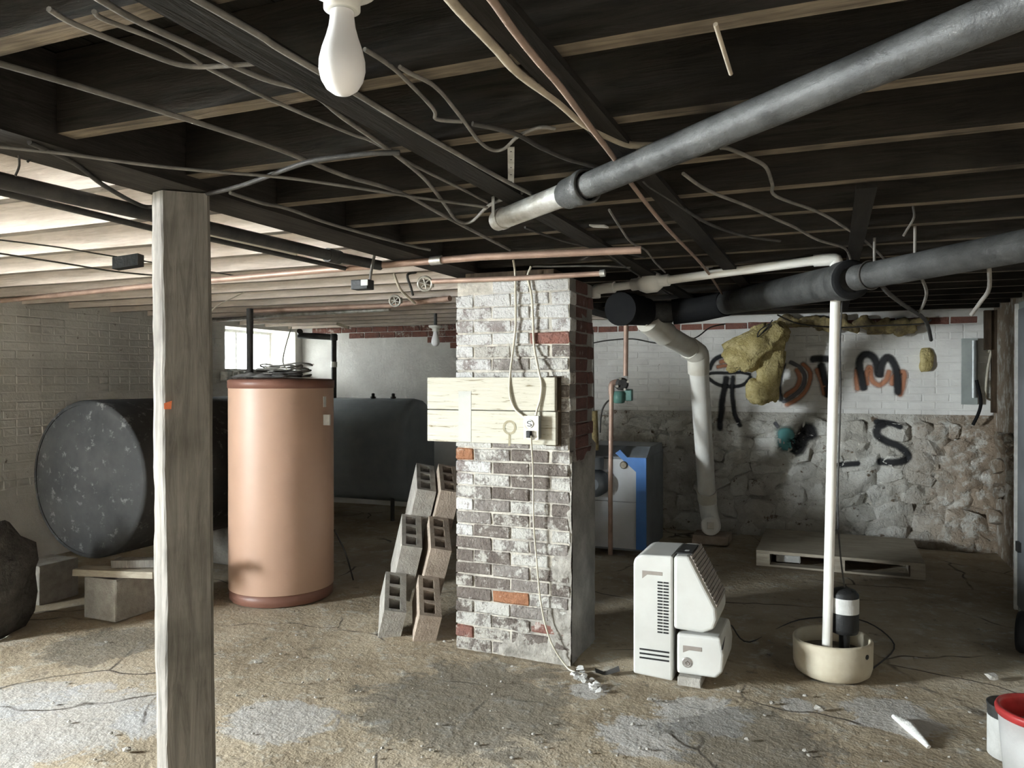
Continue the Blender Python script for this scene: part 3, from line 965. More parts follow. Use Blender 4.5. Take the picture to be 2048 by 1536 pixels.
# vent pipe rising from the round tank in front of the window
vp = at(500, 700, 6.05)
cable('vent_pipe', [Vector((vp.x, vp.y, 1.30)), Vector((vp.x, vp.y, 2.02))], 0.026, M['blackpipe'], 'dark vertical vent pipe standing in front of the bright window', 'pipe', None, 0, 12)

# ------------------------------------------------------------------ rear oil tank (upright oval)
def oval(w2, h, n=10):
    pts = []
    r = w2
    for k in range(n + 1):
        a = PI * k / n
        pts.append((r * math.cos(a), h / 2 - r + r * math.sin(a)))
    for k in range(n + 1):
        a = PI + PI * k / n
        pts.append((r * math.cos(a), -(h / 2 - r) + r * math.sin(a)))
    return pts
rt_o = thing('oil_tank', (-4.75, 7.08, 0), 'blue-grey upright oval oil tank against the back wall', 'tank')
b = MB()
pf = oval(0.345, 1.09)
xs = [(-5.55, 0.86), (-5.53, 0.96), (-5.48, 1.0), (-4.05, 1.0), (-4.0, 0.97), (-3.975, 0.9), (-3.97, 0.85)]
vv = []
for (xx, k) in xs:
    for (u, v) in pf:
        vv.append((xx, 7.08 + u * k, 0.72 + v * (1 - (1 - k) * 0.6)))
m_ = len(pf)
b.add(vv, [(i * m_ + q, i * m_ + (q + 1) % m_, (i + 1) * m_ + (q + 1) % m_, (i + 1) * m_ + q) for i in range(len(xs) - 1) for q in range(m_)], True)
b.add(vv[:m_], [tuple(range(m_))])
b.add(vv[-m_:], [tuple(range(m_))])
b.build('shell', M['tankblue'], rt_o)
for xx in (-5.3, -4.2):
    for yy in (6.9, 7.26):
        MB().tube([(xx, yy, 0), (xx, yy, 0.34)], 0.022, 10).build('leg', M['blackpipe'], rt_o)
for xx in (-4.55, -4.3):
    MB().lathe((xx, 7.08, 1.262), [(0.03, 0), (0.03, 0.02), (0.018, 0.022), (0.018, 0.05), (0.012, 0.056)], 14).build('filler_cap', M['blackpipe'], rt_o)
# oil pipes
a = onY(668, 790, 7.08)
p2 = Vector((a.x, 7.08, 1.93))
o = thing('fill_pipe', (a.x, 7.08, 1.262), 'oil fill pipe rising from the blue-grey tank and turning to the window', 'pipe')
MB().tube([(a.x, 7.08, 1.262), (a.x, 7.08, 1.90)], 0.028, 14).build('riser', M['blackpipe'], o)
MB().tube([(a.x, 7.08, 1.60), (a.x, 7.08, 1.66)], 0.036, 14).build('coupling', M['galv'], o)
MB().tube([(a.x + 0.02, 7.08, 1.93), (a.x - 0.45, 7.05, 1.96), (XL + 0.55, 7.0, 2.0)], 0.034, 14).build('elbow_run', M['blackpipe'], o)
MB().lathe((a.x, 7.08, 1.895), [(0.036, 0), (0.04, 0.01), (0.04, 0.06), (0.03, 0.075)], 14).build('elbow', M['blackpipe'], o)

# ------------------------------------------------------------------ leaning stack of hollow concrete blocks
def frame(v):      # camera frame (right, depth, up) -> world
    return Vector((v[0] * CS - v[1] * SN, v[0] * SN + v[1] * CS, v[2]))
A_ = frame((-0.05, 0.36, 0.125)); A_ = A_.normalized()
C_ = frame((-0.045, 0.05, -0.18)); C_ = (C_ - A_ * C_.dot(A_)).normalized()
B_ = A_.cross(C_)
if B_.dot(frame((1, 0, 0))) < 0: B_ = -B_
LA, LB, LC = 0.39, 0.125, 0.19
def hollow_block():
    b = MB()
    tks = 0.026
    cells = []
    nC = 3
    cw = (LA - tks * (nC + 1)) / nC
    us = [0]
    for k in range(nC):
        us += [tks + k * (cw + tks), tks + k * (cw + tks) + cw]
    us.append(LA)
    vsl = [0, tks, LB - tks * 1.3, LB]
    g = lambda u, v, w: (u, v, w)
    nu, nv = len(us), len(vsl)
    idx = {}
    vv, ff = [], []
    for L in (0, 1):
        for i in range(nu):
            for j in range(nv):
                idx[i, j, L] = len(vv)
                vv.append(g(us[i], vsl[j], -LC if L == 0 else 0))
    hole = lambda i, j: j == 1 and i % 2 == 1
    for i in range(nu - 1):
        for j in range(nv - 1):
            if hole(i, j):
                for (a0, a1) in (((i, j), (i + 1, j)), ((i + 1, j), (i + 1, j + 1)), ((i + 1, j + 1), (i, j + 1)), ((i, j + 1), (i, j))):
                    ff.append((idx[a0 + (1,)], idx[a1 + (1,)], idx[a1 + (0,)], idx[a0 + (0,)]))
            else:
                ff.append((idx[i, j, 1], idx[i + 1, j, 1], idx[i + 1, j + 1, 1], idx[i, j + 1, 1]))
                ff.append((idx[i, j, 0], idx[i, j + 1, 0], idx[i + 1, j + 1, 0], idx[i + 1, j, 0]))
    for i in range(nu - 1):
        ff.append((idx[i, 0, 0], idx[i + 1, 0, 0], idx[i + 1, 0, 1], idx[i, 0, 1]))
        ff.append((idx[i, nv - 1, 0], idx[i, nv - 1, 1], idx[i + 1, nv - 1, 1], idx[i + 1, nv - 1, 0]))
    for j in range(nv - 1):
        ff.append((idx[0, j, 0], idx[0, j, 1], idx[0, j + 1, 1], idx[0, j + 1, 0]))
        ff.append((idx[nu - 1, j, 0], idx[nu - 1, j + 1, 0], idx[nu - 1, j + 1, 1], idx[nu - 1, j, 1]))
    b.add(vv, ff)
    me = bpy.data.meshes.new('hollow_block')
    me.from_pydata([tuple(v) for v in b.v], [], b.f)
    bm = bmesh.new()
    bm.from_mesh(me)
    bmesh.ops.recalc_face_normals(bm, faces=bm.faces[:])
    bm.to_mesh(me)
    bm.free()
    me.materials.append(M['block'])
    return me
HB = hollow_block()
def put_block(org, m, label):
    o = bpy.data.objects.new('hollow_block', HB)
    COL.objects.link(o)
    mt = Matrix((( A_.x, B_.x, -C_.x), (A_.y, B_.y, -C_.y), (A_.z, B_.z, -C_.z))).to_4x4()
    mt.translation = org
    o.matrix_world = mt
    o.material_slots[0].link = 'OBJECT'
    o.material_slots[0].material = m
    tag(o, label, 'concrete block', 'leaning hollow concrete blocks beside the pillar')
names = ['lowest', 'middle', 'top']
for ci, (px, py, d0, m, nm) in enumerate(((768, 1223, 4.30, 'block', 'left'), (839, 1232, 4.24, 'blockwarm', 'right'))):
    base = at(px, py, d0)
    base.z += 0.005
    for st in range(3):
        p = base + (A_ * (LA + 0.002) - C_ * (LC + 0.002)) * st
        p = p + B_ * (0.06, 0.036)[ci] * st
        put_block(p, M[m], '%s hollow concrete block of the %s column in the leaning stack' % (names[st], nm))
        for dn_ in range(st):
            put_block(p + C_ * (LC + 0.002) * (dn_ + 1), M[m], 'hollow concrete block of the %s column lying %s below the %s one' % (nm, ['directly', 'two courses'][dn_], names[st]))

# ------------------------------------------------------------------ big overhead drain pipes
p0, p1, p2, p3 = up(995, 442, 2.0), up(1175, 372, 2.004), up(1480, 245, 2.012), up(2130, -25, 2.025)
dp = thing('drain_pipe', (p1.x, p1.y, 1.96), 'long dark cast iron waste pipe slanting across the ceiling', 'pipe')
dr = (p3 - p1).normalized()
MB().tube([p1, p2, p3 + dr * 0.6], 0.036, 24).build('iron_pipe', M['castiron'], dp)
MB().tube([p0, p1], 0.034, 24).build('galvanised_end', M['galv'], dp)
MB().lathe(p1 - dr * 0.10, [(0.036, -0.02), (0.044, 0), (0.046, 0.06), (0.05, 0.075), (0.05, 0.10), (0.043, 0.105), (0.040, 0.08)], 28, dr, True, False).build('hub', M['castiron'], dp)
MB().tube([p0 + dr * 0.03, p0 + dr * 0.05], 0.037, 24).build('strap_band', M['galv'], dp)
st = thing('hanger_strap', (p0.x, p0.y, 2.0), 'perforated steel strap hanging the waste pipe end from a joist', 'strap')
q0 = p0 + dr * 0.04
b = MB()
side = dr.cross(Vector((0, 0, 1))).normalized()
b.obox(q0 + side * 0.037 - dr * 0.01, dr * 0.02, side * 0.0015, Vector((0, 0, 0.07)))
b.build('strap_leg', M['galv'], st)
b = MB()
b.obox(q0 - side * 0.037 - dr * 0.01, dr * 0.02, side * 0.0015, Vector((0, 0, 0.07)))
b.build('strap_leg', M['galv'], st)
hs = up(1022, 330, 2.062)
b = MB()
tv = Vector((CS, SN, 0))
b.obox(up(1022, 370, 2.055) - tv * 0.009, tv * 0.018, (up(1022, 295, 2.062) - up(1022, 370, 2.055)), Vector((0, 0, 0.0015)))
so = b.build('strap_upper', M['galv'], st)
for k in range(5):
    pp = up(1022, 370, 2.055).lerp(up(1022, 295, 2.062), (k + 0.5) / 5)
    MB().lathe(pp - Vector((0, 0, 0.0006)), [(0.003, 0), (0.003, 0.0005)], 8).build('strap_hole', M['black'], so)

# lower large drain with hub
c1, c2 = at(2140, 474, 2.45), at(1712, 556, 3.40)
c3, c4 = at(1700, 560, 3.45), at(1452, 606, 5.35)
lp = thing('drain_pipe', (c2.x, c2.y, 1.80), 'thick dark sewer pipe hanging across the right side', 'pipe')
ddir = (c1 - c2).normalized()
MB().tube([c2, c1, c1 + ddir * 0.5], 0.056, 32).build('iron_pipe', M['castiron'], lp)
MB().tube([c3, c3.lerp(c4, 0.5), c4], 0.080, 32).build('wide_pipe', M['castiron'], lp)
e3 = (c3 - c4).normalized()
MB().lathe(c3 - e3 * 0.02, [(0.080, -0.08), (0.090, -0.06), (0.090, 0.02), (0.084, 0.03), (0.066, 0.02)], 32, e3, True, False).build('hub', M['castiron'], lp)
MB().lathe(c3, [(0.087, 0.0), (0.089, 0.012), (0.080, 0.022), (0.057, 0.02)], 32, e3, True, False).build('gasket', M['rubber'], lp)
c5, c6 = at(1400, 618, 5.55), at(1345, 624, 5.6)
MB().tube([c4, at(1425, 612, 5.47), c5, c6], 0.092, 28).build('rubber_coupling', M['rubber'], lp)
c7, c8 = at(1292, 624, 5.62), at(1256, 618, 5.5)
MB().tube([c6, c7], 0.078, 28).build('tee_body', M['castiron'], lp)
MB().tube([c7, c8, at(1240, 618, 5.38)], [0.10, 0.115, 0.118], 28).build('rubber_cap', M['rubber'], lp)
MB().lathe(c7, [(0.10, -0.012), (0.106, 0), (0.10, 0.012)], 28, (c7 - c6).normalized(), True, False).build('clamp_band', M['galv'], lp)
for px, py0, py1, d in ((1748, 485, 546, 3.30), (1829, 478, 512, 3.05)):
    a, e = at(px, py1, d), at(px, py0, d)
    a2 = Vector((a.x, a.y, 2.069))
    if a2.z <= a.z: a2.z = a.z + 0.1
    cable('hanger_rod', [a, a2], 0.006, M['greycable'], '%s thin hanger rod holding the thick sewer pipe' % ('left' if px < 1800 else 'right'), 'rod', None, 0)
# wire hoop around pipe
hp = c2.lerp(c1, 0.09)
un = ddir.orthogonal().normalized(); vn = ddir.cross(un)
cable('wire_loop', [hp + (un * math.cos(a) + vn * math.sin(a)) * 0.060 for a in [k * 2 * PI / 20 for k in range(21)]], 0.005, M['darkcable'], 'dark wire loop slung around the thick sewer pipe', 'wire', None, 2)

# cream PVC drain to the floor
pv = thing('pvc_drain', gr(1425, 1075), 'cream plastic drain pipe slanting down to the floor cleanout', 'pipe')
a0, a1, a2, a3, a4 = at(1295, 640, 5.62), at(1330, 668, 5.78), at(1380, 697, 6.1), at(1396, 712, 6.15), at(1415, 1000, 7.0)
MB().tube([a0, a1], 0.094, 28).build('bell', M['pvc_cream'], pv)
MB().tube([a1, a2], 0.078, 28).build('slope_run', M['pvc_cream'], pv)
MB().tube([a2 - (a2 - a1).normalized() * 0.03, a2, at(1392, 706, 6.13), a3, at(1397, 745, 6.2)], [0.085, 0.087, 0.088, 0.087, 0.085], 28, True, 4).build('elbow', M['pvc_cream'], pv)
MB().tube([a3, a4], 0.077, 28).build('down_run', M['pvc'], pv)
a5 = at(1424, 1050, 6.92)
MB().tube([a4 + (a3 - a4).normalized() * 0.12, a4], 0.086, 28).build('coupling', M['pvc_cream'], pv)
MB().tube([a4, at(1419, 1028, 7.0), a5, at(1421, 1052, 6.82)], 0.080, 24, True, 4).build('lower_bend', M['pvc'], pv)
MB().lathe(at(1421, 1052, 6.80), [(0.075, 0), (0.085, 0.01), (0.085, 0.06), (0.07, 0.065)], 24, frame((-0.2, -0.9, 0.2))).build('cleanout_hub', M['pvc'], pv)
MB().lathe(at(1421, 1052, 6.80) + frame((-0.2, -0.9, 0.2)).normalized() * 0.066, [(0.04, 0), (0.038, 0.03)], 4, frame((-0.2, -0.9, 0.2)), False).build('cleanout_plug', M['pvc_cream'], pv)
bp = gr(1424, 1086)
slab('concrete_chunk', (bp.x - 0.16, bp.y - 0.12, 0), (bp.x + 0.16, bp.y + 0.16, 0.085), M['blockwarm'], 'brown concrete chunk around the foot of the cream drain pipe', 'block', None, 8, 0.02)

# white PVC pump discharge line
bs = gr(1655, 1345)
pb = Vector((0.005, 4.10, 0))
v0 = at(1655, 1312, 3.78); v1 = at(1672, 520, 3.82)
wp = thing('pvc_riser', (v0.x, v0.y, 0.08), 'white plastic pump pipe rising from the sump and running along the ceiling', 'pipe')
MB().tube([v0, v1], 0.024, 20).build('riser', M['pvc'], wp)
w2 = at(1194, 579, 4.60)
w1 = at(1655, 518, 3.84)
MB().tube([w1, w2], 0.024, 20).build('ceiling_run', M['pvc'], wp)
MB().tube([v1 - Vector((0, 0, 0.06)), v1 - Vector((0, 0, 0.01)), v1 + (w1 - v1) * 0.4, w1 + (w2 - w1) * 0.05], 0.031, 20, True, 4).build('elbow', M['pvc'], wp)
MB().tube([w2 + (w1 - w2) * 0.09, w2, w2 + Vector((0, 0, -0.05)) + (w2 - w1) * 0.01], 0.033, 20, True, 4).build('elbow', M['pvc'], wp)
wd_ = (w1 - w2)
cv = w2 + wd_ * 0.29
wdn = wd_.normalized()
MB().lathe(cv - wdn * 0.10, [(0.027, -0.05), (0.035, -0.048), (0.035, 0.0), (0.042, 0.0), (0.060, 0.04), (0.060, 0.10), (0.042, 0.13), (0.034, 0.132), (0.034, 0.18), (0.025, 0.182)], 24, wdn).build('check_valve', M['pvc'], wp)
kv = w2 + wd_ * 0.52
MB().lathe(kv, [(0.012, 0), (0.012, 0.04), (0.035, 0.042), (0.035, 0.055)], 14, (0, 0, 1)).build('clamp', M['galv'], wp)

# ------------------------------------------------------------------ pedestal sump pump in its basin
sb = Vector((gr(1666, 1345).x, gr(1666, 1345).y, 0))
ba = thing('sump_basin', sb, 'round cream plastic sump basin standing out of the floor', 'basin')
b = MB()
rr_ = 0.185
b.lathe(sb, [(rr_ - 0.03, 0.0), (rr_ - 0.01, 0.015), (rr_, 0.05), (rr_ + 0.002, 0.17), (rr_ - 0.008, 0.18), (rr_ - 0.018, 0.175), (rr_ - 0.02, 0.10)], 48, (0, 0, 1), True, False)
for v in b.v:
    v.z += 0.012 * noise.noise(v * 5) if v.z > 0.15 else 0
b.build('basin_wall', M['basin'], ba)
MB().lathe(sb + Vector((0, 0, 0.10)), [(rr_ - 0.016, 0), (rr_ - 0.016, 0.004)], 40).build('water_surface', M['water'], ba)
MB().lathe(sb + frame((0.10, -0.155, 0.13)), [(0.012, 0), (0.012, 0.004)], 14, frame((0.55, -0.83, 0))).build('hole', M['black'], ba)
pm_ = at(1690, 1228, 3.80)
pu = thing('sump_pump', (pm_.x, pm_.y, 0.10), 'black pedestal sump pump with a white label standing in the basin', 'pump')
zb = pm_.z
MB().lathe((pm_.x, pm_.y, zb - 0.07), [(0.03, -0.03), (0.062, -0.02), (0.066, 0.0), (0.066, 0.17), (0.05, 0.19), (0.02, 0.20)], 28).build('motor', M['black'], pu)
MB().lathe((pm_.x, pm_.y, zb + 0.01), [(0.0668, 0), (0.0668, 0.075)], 28, (0, 0, 1), True, False).build('label_sleeve', M['paper'], pu)
MB().tube([(pm_.x, pm_.y, 0.107), (pm_.x, pm_.y, zb - 0.08)], 0.025, 14).build('pedestal', M['black'], pu)
cable('power_cord', [Vector((pm_.x, pm_.y, zb + 0.13)), Vector((pm_.x - 0.02, pm_.y - 0.01, zb + 0.30)), at(1676, 1000, 3.86), at(1681, 800, 3.88), at(1680, 690, 3.88), at(1684, 600, 3.88)], 0.004, M['darkcable'], 'black pump cord running up beside the white riser pipe', 'cord', None, 6)
cable('floor_cord', [gr(1445, 1300, 0.2), at(1460, 1250, 3.95), gr(1500, 1285, 0.006), gr(1600, 1240, 0.006), gr(1720, 1240, 0.006), gr(1790, 1290, 0.006), gr(1745, 1340, 0.006)], 0.004, M['darkcable'], 'black cord lying on the shaded floor behind the sump basin', 'cord', None, 6)

# ------------------------------------------------------------------ dehumidifier
dh = thing('dehumidifier', (-0.68, 3.90, 0), 'white portable dehumidifier with slanted grille and water bucket', 'dehumidifier')
Y0, Y1 = 3.735, 4.07
def rprism(poly, y0, y1, ch=0.012, seg=2):
    bm = bmesh.new()
    A = [bm.verts.new((x, y0, z)) for x, z in poly]
    B = [bm.verts.new((x, y1, z)) for x, z in poly]
    n = len(poly)
    bm.faces.new(A)
    bm.faces.new(B[::-1])
    for i in range(n):
        bm.faces.new((A[i], B[i], B[(i + 1) % n], A[(i + 1) % n]))
    bmesh.ops.recalc_face_normals(bm, faces=bm.faces[:])
    bmesh.ops.bevel(bm, geom=bm.edges[:], offset=ch, segments=seg, affect='EDGES', profile=0.5)
    return MB().bm(bm, False)
rprism([(-0.90, 0.012), (-0.705, 0.0), (-0.705, 0.607), (-0.86, 0.602), (-0.89, 0.585), (-0.90, 0.56)], Y0, Y1, 0.010).build('side_panel', M['applwhite'], dh)
rprism([(-0.702, 0.255), (-0.56, 0.25), (-0.51, 0.275), (-0.495, 0.32), (-0.50, 0.375), (-0.625, 0.612), (-0.702, 0.608)], Y0, Y1, 0.016, 3).build('front_body', M['applwhite'], dh)
bk = rprism([(-0.685, 0.045), (-0.50, 0.045), (-0.468, 0.08), (-0.462, 0.16), (-0.478, 0.24), (-0.52, 0.242), (-0.685, 0.238)], Y0 - 0.006, Y1, 0.014, 3).build('water_bucket', M['applwhite'], dh)
# slanted grille with louvres
gd = Vector((-0.625 + 0.50, 0, 0.612 - 0.375)); gl = gd.length; gd.normalize()
gn_ = Vector((gd.z, 0, -gd.x))
gp0 = Vector((-0.50, Y0 + 0.012, 0.375))
MB().obox(gp0 + gn_ * 0.0005, gd * gl, Vector((0, Y1 - Y0 - 0.024, 0)), gn_ * 0.004).build('grille', M['applgrey'], dh)
MB().box((-0.70, Y0 + 0.06, 0.6085), (-0.625, Y0 + 0.27, 0.6165)).build('control_panel', M['black'], dh)
MB().box((-0.665, Y0 + 0.10, 0.617), (-0.645, Y0 + 0.125, 0.6175)).build('panel_light', M['paper'], dh)
for k in range(14):
    pp = gp0 + gd * (gl * (k + 0.5) / 14) + gn_ * 0.0046
    MB().obox(pp, Vector((0, Y1 - Y0 - 0.03, 0)), gd * 0.007, gn_ * 0.004).build('louvre', M['applgrey'], dh)
ys_ = Y0 - 0.0008
def slot(x, z, wd, hh, nm='vent_slot', m='black', par=None, e=0.0009):
    MB().box((x - wd / 2, ys_ - e, z - hh / 2), (x + wd / 2, ys_ + 0.004, z + hh / 2)).build(nm, M[m], par or dh)
for k in range(17):
    z = 0.475 - 0.0152 * k
    for dx in (-0.0145, 0.0145):
        slot(-0.752 + dx, z, 0.025, 0.0075)
for k in range(3):
    slot(-0.795, 0.138 - 0.021 * k, 0.145, 0.008)
sp = rprism([(-0.855, 0.525), (-0.755, 0.525), (-0.755, 0.507), (-0.83, 0.507), (-0.855, 0.485)], Y0 - 0.001, Y0 + 0.006, 0.001, 1).build('handle_recess', M['applgrey'], dh)
sp = rprism([(-0.655, 0.185), (-0.565, 0.185), (-0.565, 0.165), (-0.625, 0.165), (-0.655, 0.15)], Y0 - 0.0075, Y0 + 0.002, 0.001, 1).build('bucket_grip', M['applgrey'], bk)
MB().lathe((-0.635, Y0 - 0.006, 0.105), [(0.025, 0), (0.025, 0.002), (0.021, 0.004), (0.018, 0.003)], 26, (0, -1, 0)).build('badge', M['chrome'], bk)
sv = [Vector((-0.635 + 0.010 * math.cos(a) * (0.4 + a / 9), Y0 - 0.0105, 0.105 + 0.011 * math.sin(a) * (0.4 + a / 9))) for a in [k * 0.5 for k in range(14)]]
MB().tube(sv, 0.0018, 6, True, 2).build('badge_swirl', M['applgrey'], bk)
slab('wood_block', (-0.675, 3.70, 0), (-0.565, 3.86, 0.042), M['block'], 'small grey brick under the front of the dehumidifier', 'brick', None, 3, 0.004)

# ------------------------------------------------------------------ pallet
pa = thing('pallet', (0.05, 6.8, 0), 'low wooden pallet with a sheet top lying by the rubble wall', 'pallet')
X0, X1, Q0, Q1 = -0.54, 0.64, 6.33, 7.28
MB().box((X0, Q0, 0.100), (X1, Q1, 0.122)).wob(0.004, 3).build('top_sheet', M['pallet'], pa)
for xx in (X0 + 0.05, (X0 + X1) / 2, X1 - 0.05):
    MB().box((xx - 0.05, Q0, 0.016), (xx + 0.05, Q1, 0.099)).build('stringer', M['pallet'], pa)
for yy in (Q0 + 0.05, (Q0 + Q1) / 2, Q1 - 0.05):
    MB().box((X0, yy - 0.05, 0.001), (X1, yy + 0.05, 0.0155)).build('bottom_board', M['pallet'], pa)
slab('white_box', (-0.40, 6.45, 0.018), (-0.22, 6.62, 0.085), M['paper'], 'small white carton tucked inside the pallet gap', 'box', None, 5, 0.006)

# ------------------------------------------------------------------ boiler
bo = thing('boiler', (-1.67, 6.6, 0), 'grey and blue boiler behind the brick pillar', 'boiler')
bx0, bx1, by0, by1, bz = -1.97, -1.40, 6.26, 6.95, 0.90
MB().box((bx0, by0 + 0.02, 0.04), (bx1, by1, bz - 0.08)).build('jacket', M['boilergrey'], bo)
MB().prism([(by0 + 0.02, bz - 0.079), (by0 + 0.16, bz), (by1 - 0.05, bz), (by1, bz - 0.079)], bx0, bx1, 'x').build('hood', M['boilergrey'], bo)
MB().box((bx0, by0, 0.45), (bx1 - 0.085, by0 + 0.019, bz - 0.10)).build('front_panel', M['boilerfront'], bo)
MB().box((bx0, by0, 0.06), (bx1 - 0.085, by0 + 0.019, 0.445)).build('lower_panel', M['boilerfront'], bo)
MB().prism([(bx1 - 0.084, 0.06), (bx1, 0.06), (bx1, bz - 0.082), (bx1 - 0.16, bz - 0.082), (bx1 - 0.22, bz - 0.02), (bx1 - 0.26, bz - 0.05), (bx1 - 0.084, bz - 0.20)], by0 - 0.004, by0 + 0.019).build('blue_trim', M['blueboiler'], bo)
gk = onY(1248, 930, by0)
MB().lathe((gk.x, by0, gk.z), [(0.032, 0), (0.032, 0.012), (0.024, 0.018)], 22, (0, -1, 0)).build('gauge', M['brass'], bo)
g2 = onY(1196, 960, by0)
MB().lathe((g2.x, by0, g2.z - 0.02), [(0.11, 0), (0.11, 0.10), (0.08, 0.14), (0.05, 0.16)], 26, (0, -1, 0)).build('burner', M['boilergrey'], bo)
MB().tube([(g2.x, by0 - 0.06, g2.z + 0.1), (g2.x, by0 - 0.06, g2.z + 0.20)], 0.065, 20).build('burner_motor', M['boilergrey'], bo)

# copper heating lines and circulator
d1 = 6.0
cl = thing('heating_line', at(1222, 1040, d1), 'copper heating pipe with elbow rising beside the boiler', 'pipe')
MB().tube([at(1221, 1110, d1), at(1221, 1000, d1), at(1221, 960, d1), at(1223, 775, d1)], 0.018, 14).build('copper_tube', M['copper'], cl)
MB().tube([at(1223, 790, d1), at(1223, 770, d1), at(1230, 765, d1), at(1243, 764, d1)], 0.023, 12, True, 3).build('elbow', M['copper'], cl)
ci = thing('circulator_pump', at(1243, 785, d1), 'dark green circulator pump on the copper heating pipe', 'pump')
cc = at(1243, 768, d1)
MB().lathe(cc - frame((0, 0.05, 0)), [(0.035, 0), (0.05, 0.01), (0.05, 0.09), (0.035, 0.10)], 20, frame((0, 1, 0))).build('flange', M['blackpipe'], ci)
for a in range(4):
    ang = a * PI / 2 + 0.4
    MB().tube([cc + frame((0.045 * math.cos(ang), -0.06, 0.045 * math.sin(ang))), cc + frame((0.045 * math.cos(ang), 0.06, 0.045 * math.sin(ang)))], 0.010, 8).build('bolt', M['galv'], ci)
ck = at(1238, 795, d1)
MB().lathe(ck - Vector((0, 0, 0.045)), [(0.03, 0), (0.045, 0.008), (0.045, 0.085), (0.03, 0.095)], 20).build('motor', M['green'], ci)
ck2 = at(1257, 790, d1)
MB().cbox(ck2 - Vector((0.03, 0.03, 0.045)), ck2 + Vector((0.03, 0.03, 0.045)), 0.006).build('control_box', M['green'], ci)
cable('heating_line', [at(1251, 752, d1), at(1252, 660, d1), Vector((at(1252, 655, d1).x, at(1252, 655, d1).y, 2.05))], 0.019, M['copper'], 'bare copper pipe rising from the green pump to the ceiling', 'pipe', None, 0, 14)
o = thing('insulated_riser', at(1188, 880, 6.3), 'thin grey pipe with a thick lagged lower end at the pillar edge', 'pipe')
MB().tube([at(1186, 830, 6.3), at(1184, 660, 6.3)], 0.013, 10).build('upper_tube', M['greycable'], o)
MB().tube([at(1190, 900, 6.3), at(1187, 822, 6.3)], 0.034, 12).wob(0.006, 14).build('lagging', M['insul2'], o)
cable('wire', [at(1187, 686, 6.6), at(1215, 681, 6.6), at(1265, 678, 6.6), at(1310, 686, 6.6), at(1345, 686, 6.6), at(1390, 676, 6.7), at(1420, 655, 6.8), at(1450, 648, 6.9)], 0.006, M['darkcable'], 'dark wire drooping across the white brick wall', 'wire', None, 5)
cable('wire', [at(1231, 797, 6.05), at(1215, 803, 6.05), at(1203, 825, 6.05), at(1200, 865, 6.1)], 0.007, M['darkcable'], 'short black wire looping from the green pump', 'wire', None, 5)

# ------------------------------------------------------------------ insulation hanging on the back wall
def lump(parts, sub=4, amp=0.38, sc=7.0):
    b = MB()
    for (c, rx, ry, rz, tilt) in parts:
        bm = bmesh.new()
        bmesh.ops.create_icosphere(bm, subdivisions=sub, radius=1)
        mr = Matrix.Rotation(tilt, 3, 'Y')
        for v in bm.verts:
            p = Vector([math.copysign(abs(q) ** 0.7, q) for q in v.co])
            p = Vector((p.x * rx, p.y * ry, p.z * rz))
            p = mr @ p
            wv = p + c
            ridge = noise.ridged_multi_fractal(Vector((wv.x * sc, wv.y * sc * 2, wv.z * sc * 0.6)), 0.9, 2.1, 4, 0.9, 2.0)
            k = 1 + amp * noise.fractal(wv * sc, 0.9, 2, 4) - 0.16 * (ridge - 1)
            v.co = c + p * k
        b.bm(bm, True)
    return b
fd = 6.95
ic = at(1505, 700, fd)
b = lump([(at(1506, 692, fd), 0.27, 0.12, 0.135, -0.62), (at(1535, 663, fd), 0.15, 0.11, 0.085, -0.2)])
bt = thing('insulation_batt', at(1530, 810, fd), 'torn yellow fibreglass batt hanging bunched on the back wall', 'insulation')
b.build('bunched_fold', M['insul'], bt)
lump([(at(1540, 742, fd + 0.02), 0.105, 0.09, 0.30, 0.16), (at(1519, 785, fd + 0.03), 0.11, 0.07, 0.11, 0.2)]).build('hanging_strip', M['insul'], bt)
cable('twine', [at(1545, 640, fd - 0.15), at(1530, 660, fd - 0.16), at(1515, 674, fd - 0.17), at(1520, 660, fd - 0.17), at(1540, 648, fd - 0.16), at(1522, 668, fd - 0.17), at(1550, 645, fd - 0.15)], 0.005, M['darkcable'], 'loop of dark wire over the yellow insulation', 'wire', None, 5)
bt2 = lump([(at(1852, 722, 6.85), 0.055, 0.05, 0.10, 0.0)], 3)
tag(bt2.build('insulation_scrap', M['insul']), 'small yellow insulation scrap stuck on the wall', 'insulation')
rnd = random.Random(31)
pts = []
for k in range(16):
    px = 1575 + k * 17.5 + rnd.uniform(-5, 5)
    q = onY(px, 648 + rnd.uniform(-5, 8), YB - 0.09)
    pts.append((q, rnd.uniform(0.05, 0.09), 0.06, rnd.uniform(0.035, 0.06), rnd.uniform(-0.5, 0.5)))
o = lump(pts, 3, 0.4, 9).build('insulation_strip', M['insul2'])
tag(o, 'ragged dirty insulation stuffed along the top of the back wall', 'insulation', None, 'stuff')

# ------------------------------------------------------------------ right hand corner: panel, conduits, boards, steel cabinet
for k, (px, wd_, top, bot, m) in enumerate(((1975, 0.05, 640, 700, 'oldwood'), (1992, 0.07, 640, 825, 'oldwood'), (2008, 0.06, 650, 828, 'oldwood'))):
    a, e = at(px, bot, 6.55), at(px, top, 6.55)
    MB_ = MB().box((a.x - wd_ / 2, a.y - 0.03, a.z), (a.x + wd_ / 2, a.y + 0.03, 2.05)).wob(0.006, 5, k)
    tag(MB_.build('corner_board', M[m]), ['short dark board at the top of the right corner', 'tall dark brown board standing in the right corner', 'rightmost dark brown board against the white corner strip'][k], 'board')
a = onY(1948, 800, YB - 0.1)
ep = thing('electrical_channel', (a.x, YB - 0.08, a.z), 'grey steel channel with conduit in the right corner', 'conduit')
MB().box((a.x - 0.09, YB - 0.085, a.z - 0.04), (a.x + 0.03, YB - 0.055, 1.82)).build('channel', M['greysteel'], ep)
